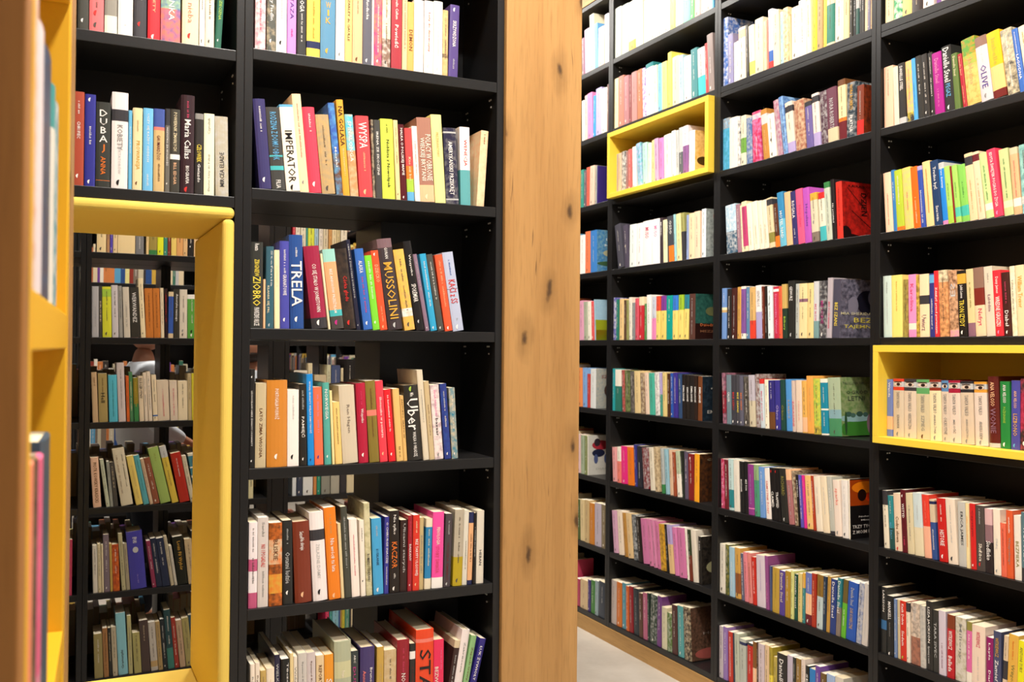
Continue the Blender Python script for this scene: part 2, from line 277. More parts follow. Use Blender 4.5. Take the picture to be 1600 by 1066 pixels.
# ---------------------------------------------------------------- books
DATA = '''@U 2 0.7251
0.0059 0.0251 0.210 0.0 0.150 0 e0808f|pink book leftmost, next to a charcoal book, on the top shelf beside the wooden column|N f4efe8 .35|L .9 .2 .3 d8486c
0.0336 0.0223 0.210 0.0 0.150 0 555750|charcoal book, with white lettering, on the top shelf beside the wooden column|T .75 .36 .55 f4efe8 biedny Fiedlin|N d8c4a0 .05|M .12 f4efe8
0.0567 0.0258 0.205 0.0 0.150 0 f4efe8|white book between charcoal and lilac books, on the top shelf beside the wooden column|L .9 .4 .2 8c8a86|M .12 1d1a1a
0.0841 0.0221 0.210 0.0 0.150 0 d98fd6|lilac book, with purple capitals, on the top shelf beside the wooden column|T .72 .42 .5 503c88 STAZA|L .3 .2 .4 c02c84
0.1086 0.0219 0.210 0.0 0.150 0 3a3a3a|black book, with white capitals on the spine, on the top shelf beside the wooden column|T .8 .52 .6 f4efe8 A DROGA|L .5 .15 .3 f4efe8
0.1317 0.0336 0.220 0.0 0.150 0 f3cf58|yellow book, with a navy band, on the top shelf beside the wooden column|B .78 .92 d8c4a0|B .1 .18 262c54|L .65 .2 .5 e87828
0.1669 0.0377 0.210 0.0 0.150 0 5c8fb0|blue book between yellow and white books, on the top shelf beside the wooden column|Y .98 .42 .34 dca840 SŁOWIK|M .1 dca840
0.2054 0.0230 0.205 0.0 0.150 0 f4efe8|white book between blue and tan books, on the top shelf beside the wooden column|L .8 .3 .3 c2c2c0|M .08 8c8a86
0.2292 0.0193 0.210 0.0 0.150 0 d9bf7a|tan book, in tan with brown lettering, on the top shelf beside the wooden column|T .8 .12 .35 6c4426 CZARLEY de GAULLE
0.2490 0.0263 0.210 0.0 0.150 0 f3b98d|peach book between tan and grey books, on the top shelf beside the wooden column|L .8 .6 .2 6c4426|M .05 6c4426
0.2761 0.0239 0.220 0.0 0.150 0 5f5f6a|grey book between peach and white books, on the top shelf beside the wooden column|T .85 .45 .35 f4efe8 Ela fundacka|M .05 f4efe8
0.3004 0.0060 0.210 0.0 0.150 0 f4efe8||
0.3068 0.0207 0.200 0.0 0.150 0 f0866a|salmon book, printed with an eye, on the top shelf beside the wooden column|N c02c84 .3|L .8 .15 .3 f4efe8|M .07 f4efe8
0.3284 0.0225 0.200 0.0 0.150 0 ecdcb4|cream book between salmon and maroon books, on the top shelf beside the wooden column|B 0 .38 8a7060|N f4efe8 .05
0.3527 0.0288 0.200 0.0 0.150 0 a93a44|maroon book, with white script, on the top shelf beside the wooden column|T .95 .65 .3 f4efe8 Moulin Callum|T .58 .2 .42 f4efe8 Powieść
0.3824 0.0141 0.195 0.0 0.150 0 f8c99a|slim peach book between maroon and orange books, on the top shelf beside the wooden column|L .95 .1 .5 ee8070
0.3969 0.0181 0.182 0.0 0.150 0 f3ae62|orange book, with thin brown capitals, on the top shelf beside the wooden column|T .6 .3 .65 6c4426 DEMON
0.4155 0.0267 0.192 0.0 0.150 0 f4efe8|white book between orange and ivory books, on the top shelf beside the wooden column|L .65 .4 .3 c2c2c0
0.4431 0.0261 0.193 0.0 0.150 0 fdf0e0|ivory book between two white books, on the top shelf beside the wooden column|T .84 .3 .35 d0302c Listy do dziewczyny|M .1 c2c2c0
0.4705 0.0249 0.197 0.0 0.150 0 fff6e8|white book between ivory and beige books, on the top shelf beside the wooden column|L .75 .25 .35 c2c2c0|M .08 c2c2c0
0.4959 0.0155 0.177 0.0 0.150 0 e0bd86|slim beige book between white and purple books, on the top shelf beside the wooden column|B .28 .34 38363a|N c4a26c .3
0.5119 0.0267 0.194 1.2 0.150 0 574682|purple book, standing last on its shelf, on the top shelf beside the wooden column|T .78 .42 .45 f4efe8 SKRZYWDZONA|M .93 f4efe8|L .25 .08 .3 c2c2c0
@U 1 0.3851
0.0201 0.0295 0.219 -5.0 0.150 1 3c3768|navy book leftmost, next to a charcoal book, on the second shelf beside the wooden column|L .93 .62 .4 f4efe8|M .1 f4efe8
0.0512 0.0329 0.203 -5.3 0.150 0 41413f|charcoal book lettered RODZINA Z DOMU OBOK, on the second shelf beside the wooden column|T .94 .36 .55 64acd8 RODZINA Z DOMU OBOK|B .24 .29 48b4b8|B .4 .42 48b4b8|T .12 .02 .4 f4efe8 FILIA
0.0859 0.0338 0.213 -5.6 0.150 0 fff3dd|ivory book, lettered IMPERATOR in black, on the second shelf beside the wooden column|T .7 .1 .65 1d1a1a IMPERATOR|B .97 1 64acd8|M .04 1d1a1a
0.1204 0.0224 0.244 -5.7 0.180 0 fbd7ae|cream book between ivory and red books, on the second shelf beside the wooden column|L .9 .2 .3 ee8070|M .1 8c8a86
0.1435 0.0308 0.214 -5.7 0.150 1 f8455b|red book between cream and grey brown books, on the second shelf beside the wooden column|L .92 .7 .35 f4efe8|M .1 f4efe8
0.1755 0.0339 0.199 -5.9 0.150 0 a8977a|grey brown book, wrapped in grainy paper, on the second shelf beside the wooden column|N c4a26c .5
0.2118 0.0171 0.232 -6.4 0.150 0 3d62b5|blue book lettered Morski, on the second shelf beside the wooden column|B 0 .45 6c4426|T .52 .25 .4 f4efe8 Morski|N 64acd8 .2
0.2296 0.0178 0.243 -5.1 0.150 0 eba63a|golden book, lettered NA GOLASA, on the second shelf beside the wooden column|T .93 .52 .75 1d1a1a NA GOLASA|L .5 .2 .3 ecdcb4
0.2486 0.0213 0.208 -5.0 0.150 0 5cc5da|turquoise book lettered SPINALONGA, on the second shelf beside the wooden column|B 0 .56 c89664|T .92 .3 .5 f4efe8 SPINALONGA|N d8c4a0 .2
0.2717 0.0347 0.207 -3.9 0.150 0 ee4a4f|red book, lettered WYSPA in white, on the second shelf beside the wooden column|T .92 .6 .75 f4efe8 WYSPA|L .55 .3 .5 f0bc90|M .06 f0bc90
0.3081 0.0073 0.202 -2.6 0.150 0 d8c4a0||N 38363a .5
0.3158 0.0172 0.202 -2.6 0.150 0 484846|charcoal book lettered IRENA ZE SKOCZNI, on the second shelf beside the wooden column|T .85 .3 .4 f4efe8 IRENA ZE SKOCZNI
0.3335 0.0340 0.207 -2.6 0.150 0 d3df52|lime book, lettered Noblista z Nowolipek, on the second shelf beside the wooden column|T .74 .14 .35 1d1a1a Noblista z Nowolipek|L .95 .8 .2 1d1a1a
0.3700 0.0124 0.207 -3.1 0.150 0 f5d59a|slim beige book between lime and maroon books, on the second shelf beside the wooden column|
0.3836 0.0168 0.198 -3.4 0.150 0 56161e|slim maroon book lettered HALKA O POLSKIEJ MAPIE, on the second shelf beside the wooden column|T .95 .33 .6 f4efe8 HALKA O POLSKIEJ MAPIE|M .04 f4efe8
0.4011 0.0194 0.190 -3.4 0.150 0 e64a4a|red book, in rainbow colours, on the second shelf beside the wooden column|B .12 .3 a8cc48|B .3 .48 e87828|B 0 .12 64acd8|T .6 .2 .5 ecdcb4 Kto się boi
0.4218 0.0151 0.197 -3.7 0.150 0 fdeee0|slim white book between red and brown books, on the second shelf beside the wooden column|L .8 .1 .3 d0302c
0.4376 0.0395 0.222 -3.8 0.150 0 a87765|brown book, lettered POLACY W OBRONIE WIELKIEJ BRYTANII, on the second shelf beside the wooden column|B 0 .2 f0bc90|T .8 .25 .55 efe6d4 POLACY W OBRONIE|T .76 .25 .55 efe6d4 WIELKIEJ BRYTANII|M .06 ecdcb4
0.4785 0.0303 0.234 -4.0 0.190 0 f4e896|yellow book between brown and navy books, on the second shelf beside the wooden column|T .8 .52 .3 c4a26c PREZERWATYWY
0.5102 0.0366 0.203 -3.2 0.150 0 2a2740|navy book, lettered AMERYKAŃSKI PRZEKRĘT, on the second shelf beside the wooden column|N 8c8a86 .1|T .82 .12 .6 f4efe8 AMERYKAŃSKI PRZEKRĘT|B .93 .95 c2c2c0|B .05 .07 c2c2c0
0.5514 0.0292 0.210 -1.6 0.150 0 fbf3f0|white book, lettered WENECJA, white above teal, on the second shelf beside the wooden column|B 0 .45 5fa5a8|T .84 .5 .45 d0302c WENECJA
0.5980 0.0222 0.207 3.3 0.160 0 ecd8b0|beige book, tipping to the right at the shelf end, second shelf beside the wooden column|N f0bc90 .35|L .95 .8 .4 6c4426
@U 0 0.0451
0.0020 0.0298 0.210 -0.3 0.150 0 32332f|charcoal book, with large yellow capitals, on the third shelf beside the wooden column|T .98 .9 .4 f4efe8 Renata|T .8 .6 .45 ecd44c ZBIGNIEW|T .6 .26 .75 ecd44c ZIOBRO|T .24 .03 .5 f4efe8 PRAWDZIWE OBLICZE
0.0323 0.0060 0.120 -0.3 0.150 0 f0bc90||
0.0387 0.0189 0.201 -0.3 0.150 0 355d6b|teal book lettered KŁANIA SIĘ PRL, on the third shelf beside the wooden column|T .95 .4 .4 c2c2c0 Stefania|T .52 .1 .5 ecdcb4 KŁANIA SIĘ PRL|M .04 c2c2c0
0.0598 0.0135 0.193 -0.8 0.150 0 f8e3b4|slim cream book between teal and blue books, on the third shelf beside the wooden column|L .8 .2 .2 c4a26c
0.0738 0.0230 0.216 -0.9 0.150 1 4a4ba5|blue book lettered GRANATOWE, on the third shelf beside the wooden column|L .9 .62 .4 f4efe8|T .62 .38 .45 f4efe8 GRANATOWE|M .1 f4efe8
0.0994 0.0338 0.233 -1.5 0.150 1 274d90|blue book, with very large white capitals, on the third shelf beside the wooden column|L .88 .75 .3 f4efe8|T .72 .24 .95 f4efe8 TRELA|M .1 f4efe8
0.1530 0.0397 0.207 -6.8 0.150 1 9c2444|crimson book, above a charcoal foot band, on the third shelf beside the wooden column|B 0 .13 38363a|T .78 .2 .4 f4efe8 CO SIĘ STAŁO W JONESTOWN|M .07 f4efe8
0.1941 0.0065 0.191 -7.0 0.150 0 ecdcb4||
0.2034 0.0317 0.202 -7.7 0.150 0 f8a878|peach book, shading from turquoise to orange, on the third shelf beside the wooden column|B 0 .22 4a4440|B .84 1 9ad0c4|B .16 .24 48b4b8|T .75 .2 .35 f4efe8 BEZ ANIOŁÓW PRZEŻYŁAM|M .08 c02c84
0.2360 0.0304 0.205 -7.7 0.150 0 45362c|brown book lettered Córka głodu, on the third shelf beside the wooden column|N 1d1a1a .4|T .66 .35 .5 d0302c Córka głodu|M .08 d0302c
0.2673 0.0112 0.230 -7.8 0.150 0 25253a|slim navy book between brown and blue books, on the third shelf beside the wooden column|T .95 .2 .5 c2c2c0 LIBRON Z ŻYDOTERII DYKTATOR|M .05 c2c2c0
0.2860 0.0237 0.208 -7.6 0.150 0 386abc|blue book lettered ALASKA, on the third shelf beside the wooden column|T .85 .7 .5 f4efe8 ALASKA|L .65 .2 .3 d8486c|M .08 f4efe8
0.3105 0.0188 0.192 -7.6 0.150 0 7ed63a|lime book, in vivid lime, on the third shelf beside the wooden column|L .92 .4 .45 f4efe8|M .1 f4efe8
0.3306 0.0195 0.206 -7.8 0.150 0 ef5530|orange book lettered DZIECKO, on the third shelf beside the wooden column|T .82 .6 .55 f0bc90 DZIECKO|M .95 f4efe8|L .3 .1 .3 f0bc90|M .04 f0bc90
0.3526 0.0394 0.237 -8.4 0.150 1 40363a|charcoal book, with tall thin gold capitals, on the third shelf beside the wooden column|B .9 1 7d6268|T .9 .78 .25 f4efe8 GORAN|T .74 .12 .7 dca840 MUSSOLINI|M .05 c2c2c0
0.3966 0.0288 0.212 -9.4 0.150 0 f2bc55|golden book, with a white label near its foot, third shelf beside the wooden column|B .17 .27 f4efe8|N c4a26c .15
0.4287 0.0219 0.236 -9.8 0.150 0 1e1b1c|black book lettered SPOŁEMIAR, on the third shelf beside the wooden column|T .85 .55 .4 f4efe8 Wszystko|T .52 .32 .7 f4efe8 SPOŁEMIAR|M .1 c2c2c0
0.4546 0.0113 0.204 -10.7 0.150 0 6a3040|maroon book eighteenth from the left, third shelf beside the wooden column|B .0 1 8b7285|L .9 .3 .35 c2c2c0|M .04 f4efe8
0.4692 0.0181 0.205 -9.6 0.150 0 34a3cf|light blue book between maroon and charcoal books, on the third shelf beside the wooden column|L .9 .3 .35 f4efe8|M .04 f4efe8
0.4899 0.0176 0.205 -10.0 0.150 0 4c4d48|charcoal book between light blue and orange books, on the third shelf beside the wooden column|L .9 .4 .35 f4efe8|M .04 f4efe8
0.5102 0.0214 0.204 -9.1 0.150 0 ee5a36|orange book between charcoal and pale grey books, on the third shelf beside the wooden column|L .92 .3 .35 f0bc90|M .04 f4efe8
0.5332 0.0309 0.212 -9.3 0.150 0 b7bfd6|pale grey book lettered KACI z SS, on the third shelf beside the wooden column|L .9 .7 .3 2c5ca8|T .65 .35 .75 d0302c KACI z SS|L .16 .12 .3 8c8a86|M .05 f4efe8|B .53 .535 38363a
@U -1 -0.2949
0.0024 0.0138 0.240 -0.3 0.150 0 211f1d|black book first from the left, fourth shelf beside the wooden column|T .78 .22 .4 f4efe8 LECHOSŁAW HERZ ŚWIATY I POWIATY|M .92 f4efe8|M .07 f4efe8
0.0167 0.0259 0.206 0.0 0.150 0 c5b48f|beige book between black and orange books, on the fourth shelf beside the wooden column|T .7 .12 .35 6c4426 LATO ZIMA WIOSNA
0.0445 0.0501 0.213 -0.4 0.150 1 d08530|orange book, in burnt orange, on the fourth shelf beside the wooden column|T .9 .55 .28 f4efe8 PORTUGALIA PODRÓŻ|M .12 f4efe8
0.0951 0.0285 0.189 -0.5 0.150 0 fbeee6|white book between orange and black books, on the fourth shelf beside the wooden column|L .92 .6 .25 c2c2c0|M .12 1d1a1a
0.1267 0.0175 0.203 -1.3 0.150 0 28241f|black book lettered PAMIĘĆ, on the fourth shelf beside the wooden column|L .92 .68 .4 c2c2c0|T .6 .28 .7 f4efe8 PAMIĘĆ|M .08 f4efe8
0.1461 0.0164 0.228 -1.7 0.190 0 1f8ad8|light blue book, in bright blue, on the fourth shelf beside the wooden column|T .92 .35 .5 f4efe8 WYNAJ GRANATY WIELKA SAMOTNOŚĆ|M .06 262c54
0.1638 0.0222 0.195 -2.0 0.150 0 f5724e|salmon book between light blue and teal books, on the fourth shelf beside the wooden column|L .9 .4 .3 b0a0cc|M .1 503c88
0.1879 0.0173 0.206 -2.3 0.150 1 57ab9f|teal book lettered NORWEGIA, on the fourth shelf beside the wooden column|T .92 .55 .5 f4efe8 NORWEGIA|M .1 f4efe8
0.2078 0.0071 0.186 -3.0 0.150 0 f5e0a0||
0.2168 0.0174 0.157 -3.5 0.150 0 f0cc7a|golden book between cream and beige books, on the fourth shelf beside the wooden column|L .9 .3 .3 6c4426
0.2356 0.0398 0.198 -3.9 0.150 0 d4c5ab|beige book between golden and crimson books, on the fourth shelf beside the wooden column|T .75 .3 .3 84766a Ren Hagen
0.2771 0.0250 0.204 -3.2 0.150 1 b51e3c|crimson book lettered Wszystko, on the fourth shelf beside the wooden column|L .9 .72 .3 d8486c|T .68 .5 .4 f4efe8 Wszystko|M .1 f4efe8
0.3055 0.0264 0.210 -4.0 0.150 0 867230|olive book between crimson and red books, on the fourth shelf beside the wooden column|L .9 .65 .3 6c4426|B .57 .64 ee8070|L .55 .3 .25 6c4426
0.3337 0.0208 0.210 -4.4 0.150 0 ee4250|red book, in bright red with white title, on the fourth shelf beside the wooden column|T .8 .17 .45 f4efe8 Słoneczko w peniarze|M .1 f0bc90
0.3575 0.0186 0.187 -5.1 0.150 0 e5242e|red book between red and beige books, on the fourth shelf beside the wooden column|L .92 .4 .35 f4efe8|M .1 f4efe8
0.3786 0.0182 0.189 -4.4 0.150 0 e9bd74|beige book between red and tan books, on the fourth shelf beside the wooden column|L .2 .05 .4 6c4426
0.3972 0.0102 0.171 -4.3 0.150 0 e4b870||T .95 .2 .5 6c4426 ZASTUPTO GRATO W
0.4093 0.0387 0.197 -4.3 0.150 1 2d2a26|charcoal book, with large white rounded letters, on the fourth shelf beside the wooden column|M .95 a8cc48|T .9 .85 .3 f4efe8 Mike|T .82 .4 1.0 f4efe8 Uber|T .38 .05 .35 f4efe8 WALKA O WŁADZĘ
0.4517 0.0162 0.238 -5.3 0.160 0 ddd0b6|slim cream book between charcoal and beige books, on the fourth shelf beside the wooden column|L .8 .1 .3 8c8a86
0.4692 0.0145 0.208 -5.4 0.150 0 ccb58a|slim beige book between cream and white books, on the fourth shelf beside the wooden column|L .7 .3 .3 6c4426
0.4850 0.0244 0.198 -4.7 0.150 0 f5e3de|white book lettered bazaar, on the fourth shelf beside the wooden column|T .93 .58 .4 e888b8 INGA IWASIÓW|T .55 .25 .4 1d1a1a bazaar|N 8c6474 .1|M .06 8c8a86
0.5120 0.0184 0.201 -4.7 0.150 0 2e3a86|navy book, worn navy, on the fourth shelf beside the wooden column|N 2c5ca8 .1
0.5336 0.0174 0.190 -3.6 0.150 0 2a829b|teal book, in mottled teal, last on its shelf, fourth shelf beside the wooden column|N d8c4a0 .4
@U -2 -0.6349
0.0038 0.0209 0.208 0.0 0.150 0 f3e8e8|white book, with two mauve bands, on the fifth shelf beside the wooden column|B 0 .18 c0567c|B .43 .57 c0567c
0.0260 0.0256 0.218 -0.2 0.150 0 d8cdc6|pale grey book lettered NO I POGADALI, on the fifth shelf beside the wooden column|T .95 .75 .3 8c8a86 Sanki|T .7 .45 .5 d0302c NO I POGADALI|L .4 .1 .3 8c8a86
0.0534 0.0323 0.203 -0.6 0.150 0 6a3a18|brown book, pictured with a brown sky and yellow panel, fifth shelf beside the wooden column|B .5 .8 d8c4a0|B .15 .38 dca840|N e87828 .3|T .8 .55 .4 6c4426 BLISKIE
0.0877 0.0244 0.207 -1.1 0.150 0 262624|black book lettered Ostatni ludzie, on the fifth shelf beside the wooden column|L .9 .7 .3 c2c2c0|T .62 .25 .55 c2c2c0 Ostatni ludzie|M .14 f4efe8
0.1179 0.0417 0.201 -2.6 0.150 1 7c3420|brown book between black and white books, on the fifth shelf beside the wooden column|T .88 .8 .3 f4efe8 Sezon|T .8 .65 .35 f4efe8 Na skraju|M .1 f0bc90
0.1635 0.0363 0.223 -3.6 0.150 1 f5ebe8|white book, with a small dark portrait on the spine, fifth shelf beside the wooden column|B .68 .8 38363a|T .64 .25 .35 c2c2c0 ŻELAZNE DAMY|M .1 1d1a1a
0.2033 0.0301 0.232 -4.2 0.150 0 ee8320|orange book, in vivid orange, on the fifth shelf beside the wooden column|L .92 .7 .3 c4a26c|T .66 .3 .5 f4efe8 Nie wrócę tu lata|M .04 f0bc90
0.2347 0.0087 0.190 -3.7 0.150 0 ead4a0||
0.2442 0.0169 0.232 -3.8 0.170 0 47483e|slim charcoal book between beige and ivory books, on the fifth shelf beside the wooden column|L .9 .1 .4 c2c2c0
0.2625 0.0211 0.198 -3.1 0.150 0 faece0|ivory book between charcoal and white books, on the fifth shelf beside the wooden column|L .8 .25 .25 d8486c
0.2857 0.0130 0.194 -2.2 0.150 0 f6ecdc|slim white book between ivory and cream books, on the fifth shelf beside the wooden column|L .9 .72 .35 1d1a1a|M .2 1d1a1a
0.3001 0.0158 0.237 -2.5 0.150 0 d8d0a8|slim cream book lettered ROMANS I TEHERANU, on the fifth shelf beside the wooden column|T .45 .15 .6 38363a ROMANS I TEHERANU|N 8c8440 .08
0.3195 0.0264 0.196 -2.5 0.150 0 4aa6d8|light blue book between cream and navy books, on the fifth shelf beside the wooden column|L .9 .75 .3 c2c2c0|T .6 .38 .3 262c54 ŁUSKANIE|M .06 f4efe8
0.3466 0.0126 0.198 0.0 0.150 0 3d3c92|slim navy book lettered O CHIRURGII INACZEJ, on the fifth shelf beside the wooden column|T .93 .4 .65 f4efe8 O CHIRURGII INACZEJ|L .35 .1 .4 f4efe8
0.3620 0.0268 0.212 -0.7 0.150 0 241c18|black book, with orange capitals, on the fifth shelf beside the wooden column|T .95 .65 .4 f4efe8 Nie tylko|T .62 .3 .65 e87828 KACZOR|L .25 .15 .3 f4efe8|M .05 f4efe8
0.3903 0.0199 0.186 0.0 0.150 0 34201c|brown book, dark brown with script, on the fifth shelf beside the wooden column|T .95 .1 .5 c2c2c0 Ulicami starych
0.4109 0.0122 0.197 0.0 0.150 0 a0232e|slim maroon book lettered BAŁKANY, on the fifth shelf beside the wooden column|L .92 .7 .35 d8486c|T .62 .4 .55 f4efe8 BAŁKANY|M .08 f4efe8
0.4245 0.0187 0.197 0.0 0.150 0 d93828|red book, lettered BEZ TARYFY ULGOWEJ, on the fifth shelf beside the wooden column|L .92 .75 .35 ecdcb4|T .68 .2 .6 f4efe8 BEZ TARYFY ULGOWEJ|M .08 f0bc90
0.4436 0.0119 0.189 0.0 0.150 0 c8b07c|slim tan book lettered Kallimach Bez alibi, on the fifth shelf beside the wooden column|T .75 .1 .5 8c8a86 Kallimach Bez alibi
0.4570 0.0182 0.185 1.3 0.150 0 e8dcc0|cream book between tan and magenta books, on the fifth shelf beside the wooden column|B .15 .88 2e83b5|L .85 .3 .4 ecdcb4
0.4773 0.0316 0.201 0.8 0.150 0 f050a0|magenta book, in hot pink, on the fifth shelf beside the wooden column|B 0 .14 f4efe8|T .8 .57 .35 efe6d4 FENOLOGIA|T .55 .2 .5 d8486c STORY ŚWIATA
0.5111 0.0200 0.194 1.6 0.150 0 4b4246|charcoal book lettered ULICZKA ŚMIERCI, on the fifth shelf beside the wooden column|L .9 .7 .35 c2c2c0|T .6 .1 .5 6a2028 ULICZKA ŚMIERCI|M .04 c2c2c0
0.5371 0.0269 0.203 1.7 0.150 0 b8ad98|beige book between charcoal and cream books, on the fifth shelf beside the wooden column|B 0 .38 b8a020
0.5648 0.0143 0.200 1.6 0.150 0 ddd8c8|slim cream book between beige and peach books, on the fifth shelf beside the wooden column|L .6 .2 .4 8c8a86
0.5799 0.0136 0.194 1.5 0.150 0 e8b080|slim peach book between cream and black books, on the fifth shelf beside the wooden column|B .85 1 262c54|B 0 .06 262c54|L .7 .3 .5 6c4426
0.5958 0.0084 0.191 0.9 0.150 0 1e1a18||L .8 .3 .5 c2c2c0
0.6064 0.0214 0.196 0.4 0.200 0 e0d6c4|cream book, lettered HEBAN, last on its shelf, on the fifth shelf beside the wooden column|T .46 .25 .4 38363a HEBAN
@U -3 -0.9749
0.0143 0.0114 0.204 -1.2 0.130 0 f5e6d2||T .85 .2 .5 8c8a86 Ryszard Kapuś
0.0261 0.0111 0.206 -1.1 0.130 0 f3e4d0||T .85 .2 .5 6c4426 Ryszard Kapuś
0.0383 0.0142 0.185 -1.2 0.130 0 c8a860||
0.0530 0.0193 0.189 -1.2 0.130 0 f5e4cc||L .85 .5 .2 c4a26c
0.0727 0.0136 0.219 -1.2 0.210 0 2c2840||T .9 .3 .5 c2c2c0 WIELKIE ŁOWY
0.0875 0.0212 0.206 -0.9 0.130 0 1e1e1c||T .95 .5 .4 f4efe8 Tęczowe|T .7 .3 .4 d0302c czerwone
0.1095 0.0091 0.218 -1.0 0.160 0 ecd49a||
0.1190 0.0095 0.209 -1.0 0.150 0 f0e4d0||T .88 .3 .6 8c8a86 Wiśniowa K
0.1301 0.0220 0.215 -1.1 0.200 0 cfc8c0||T .9 .3 .3 8c8a86 Ryszard Kapuściński
0.1525 0.0217 0.213 -1.1 0.200 0 d3c6c4||T .9 .3 .3 6c4426 Ryszard Kapuściński
0.1754 0.0203 0.203 -1.1 0.150 0 e8cda0||T .88 .5 .5 6c4426 REPORTERZY
0.1966 0.0233 0.202 -1.1 0.160 0 ec9a2c||T .7 .3 .75 f4efe8 SOWA
0.2211 0.0436 0.232 -1.0 0.240 1 b4b89a|olive book, very thick, in grey green, on the lowest shelf beside the wooden column|B .6 .78 cfcca0|T .68 .6 .25 efe6d4 Prawo
0.2651 0.0193 0.202 -1.0 0.150 0 3a4240||T .8 .3 .6 c02c84 DUŚKA|T .95 .85 .3 f4efe8 ABC
0.2857 0.0382 0.208 0.0 0.200 1 463a6c|purple book, thick, in violet, on the lowest shelf beside the wooden column|T .75 .3 .35 f4efe8 Bruno Jasieński|T .72 .3 .3 ee8070 Anna Karenina
0.3299 0.0189 0.204 0.0 0.160 0 c8a24c||T .8 .2 .4 c4a26c Z dziejów
0.3497 0.0332 0.193 -0.1 0.160 0 c9ac7c|tan book, wrapped in worn tan paper, on the lowest shelf beside the wooden column|N d8c4a0 .2
0.3838 0.0336 0.215 0.0 0.200 1 94202c|crimson book lettered NOSTALG, on the lowest shelf beside the wooden column|L .9 .6 .3 d8486c|T .6 .3 .4 f4efe8 NOSTALG
0.4196 0.0158 0.201 0.0 0.150 0 2c2a26||B .8 .9 f4efe8|L .7 .3 .5 6a2028
0.4359 0.0499 0.234 0.0 0.240 1 e84a24|red book, very thick, with large black capitals, on the lowest shelf beside the wooden column|B .86 .9 ee8070|T .78 -.1 .75 1d1a1a STALIN
0.4862 0.0283 0.203 0.0 0.200 0 e8305c|rosy red book lettered BEZWIECZNE, on the lowest shelf beside the wooden column|L .9 .6 .2 e888b8|T .65 .2 .5 efe6d4 BEZWIECZNE
0.5159 0.0162 0.195 9.0 0.200 0 3a2420||B .9 1 d8c4a0|L .8 .2 .4 c2c2c0
0.5327 0.0228 0.221 9.0 0.200 1 f0e4e0|white book, leaning right, tallest of its end, on the lowest shelf beside the wooden column|T .85 .4 .35 8c8a86 Zakręcona
0.5567 0.0158 0.203 10.6 0.150 0 8db87c||T .85 .3 .5 6c4426 Zapach trawy
0.5738 0.0185 0.193 13.6 0.160 0 30287c||T .9 .3 .6 f4efe8 ŁUK ŻYWIOŁY
@V 2 0.7129
-0.3867 0.0226 0.210 0.0 0.150 0 47463f|charcoal book lettered CIEMNOŚCI, on the topmost shelf above the yellow nook|T .8 .25 .45 f4efe8 CIEMNOŚCI|M .1 f4efe8
-0.3629 0.0304 0.210 0.0 0.150 0 f07a7c|salmon book, in plain salmon pink, on the topmost shelf above the yellow nook|M .2 d0302c
-0.3311 0.0267 0.205 0.0 0.150 0 fbf4dc|ivory book lettered OLIWIER, on the topmost shelf above the yellow nook|B .2 .6 9a9489|T .75 .3 .4 8c8a86 OLIWIER
-0.3030 0.0320 0.210 0.0 0.150 0 fff5ea|white book between ivory and charcoal books, on the topmost shelf above the yellow nook|T .9 .62 .3 8c8a86 KAKU|L .12 .08 .4 c2c2c0
-0.2692 0.0278 0.210 0.0 0.150 0 454348|charcoal book between white and red books, on the topmost shelf above the yellow nook|T .95 .42 .75 f4efe8 SZCZEPAŃSKI|M .15 d0302c
-0.2391 0.0271 0.215 0.0 0.150 0 e5343e|red book between charcoal and green books, on the topmost shelf above the yellow nook|T .95 .62 .55 f4efe8 KOWIE|T .6 .22 .25 f0bc90 SEKRETY|M .03 f4efe8
-0.2106 0.0436 0.205 0.0 0.150 0 9ab89c|green book, with circles in green and red, on the topmost shelf above the yellow nook|B 0 .38 ee8070|B .1 .0 d0302c|T .9 .25 .45 f4efe8 JAREMIANKA|N 2c5ca8 .2
-0.1632 0.0375 0.205 0.0 0.150 0 fbe6b8|cream book, lettered nieba in orange, on the topmost shelf above the yellow nook|T .9 .25 .4 ee8070 Skrawek nieba|M .1 d0302c
-0.1242 0.0126 0.210 0.0 0.150 0 f4efe8||M .05 8c8a86
-0.1106 0.0205 0.210 0.0 0.150 0 fae6c8|cream book between white and green books, on the topmost shelf above the yellow nook|M .1 c2c2c0
-0.0891 0.0152 0.200 3.0 0.150 0 2c6653|green book, in dark green, leaning right, on the topmost shelf above the yellow nook|T .75 .35 .5 a8cc48 TRZYDZIECIZNA|M .1 f4efe8
@V 1 0.3599
-0.3933 0.0229 0.212 0.0 0.150 0 ad4a34|brown book leftmost, next to a blue book, on the shelf directly above the yellow nook|L .9 .75 .3 f4efe8|T .68 .5 .35 f4efe8 CHRUPIEC|M .1 f4efe8
-0.3694 0.0227 0.209 0.0 0.150 0 34348e|blue book, in royal blue, second on its shelf, shelf directly above the yellow nook|L .65 .45 .45 f4efe8|M .94 f4efe8|M .05 f4efe8
-0.3458 0.0306 0.195 0.0 0.150 0 393a35|charcoal book, with stacked capitals, on the shelf directly above the yellow nook|Y .92 .52 .8 f4efe8 DUBA|Y .52 .39 .6 e87828 J|T .36 .15 .4 e87828 ANNA|B .08 .085 e87828
-0.3133 0.0349 0.221 0.0 0.150 0 f2e7e2|white book, tallest of the left half, on the shelf directly above the yellow nook|B .7 .82 38363a|T .66 .4 .4 8c8a86 KOBIETY|T .45 .15 .25 c2c2c0 DYKTATORÓW|M .06 1d1a1a
-0.2770 0.0083 0.183 -0.3 0.150 0 6ab6dc||L .8 .3 .4 f4efe8
-0.2682 0.0207 0.190 0.0 0.150 0 ecd9a8|cream book lettered PROWANSJA, on the shelf directly above the yellow nook|L .85 .7 .3 c4a26c|T .6 .25 .6 dca840 PROWANSJA|M .08 6c4426
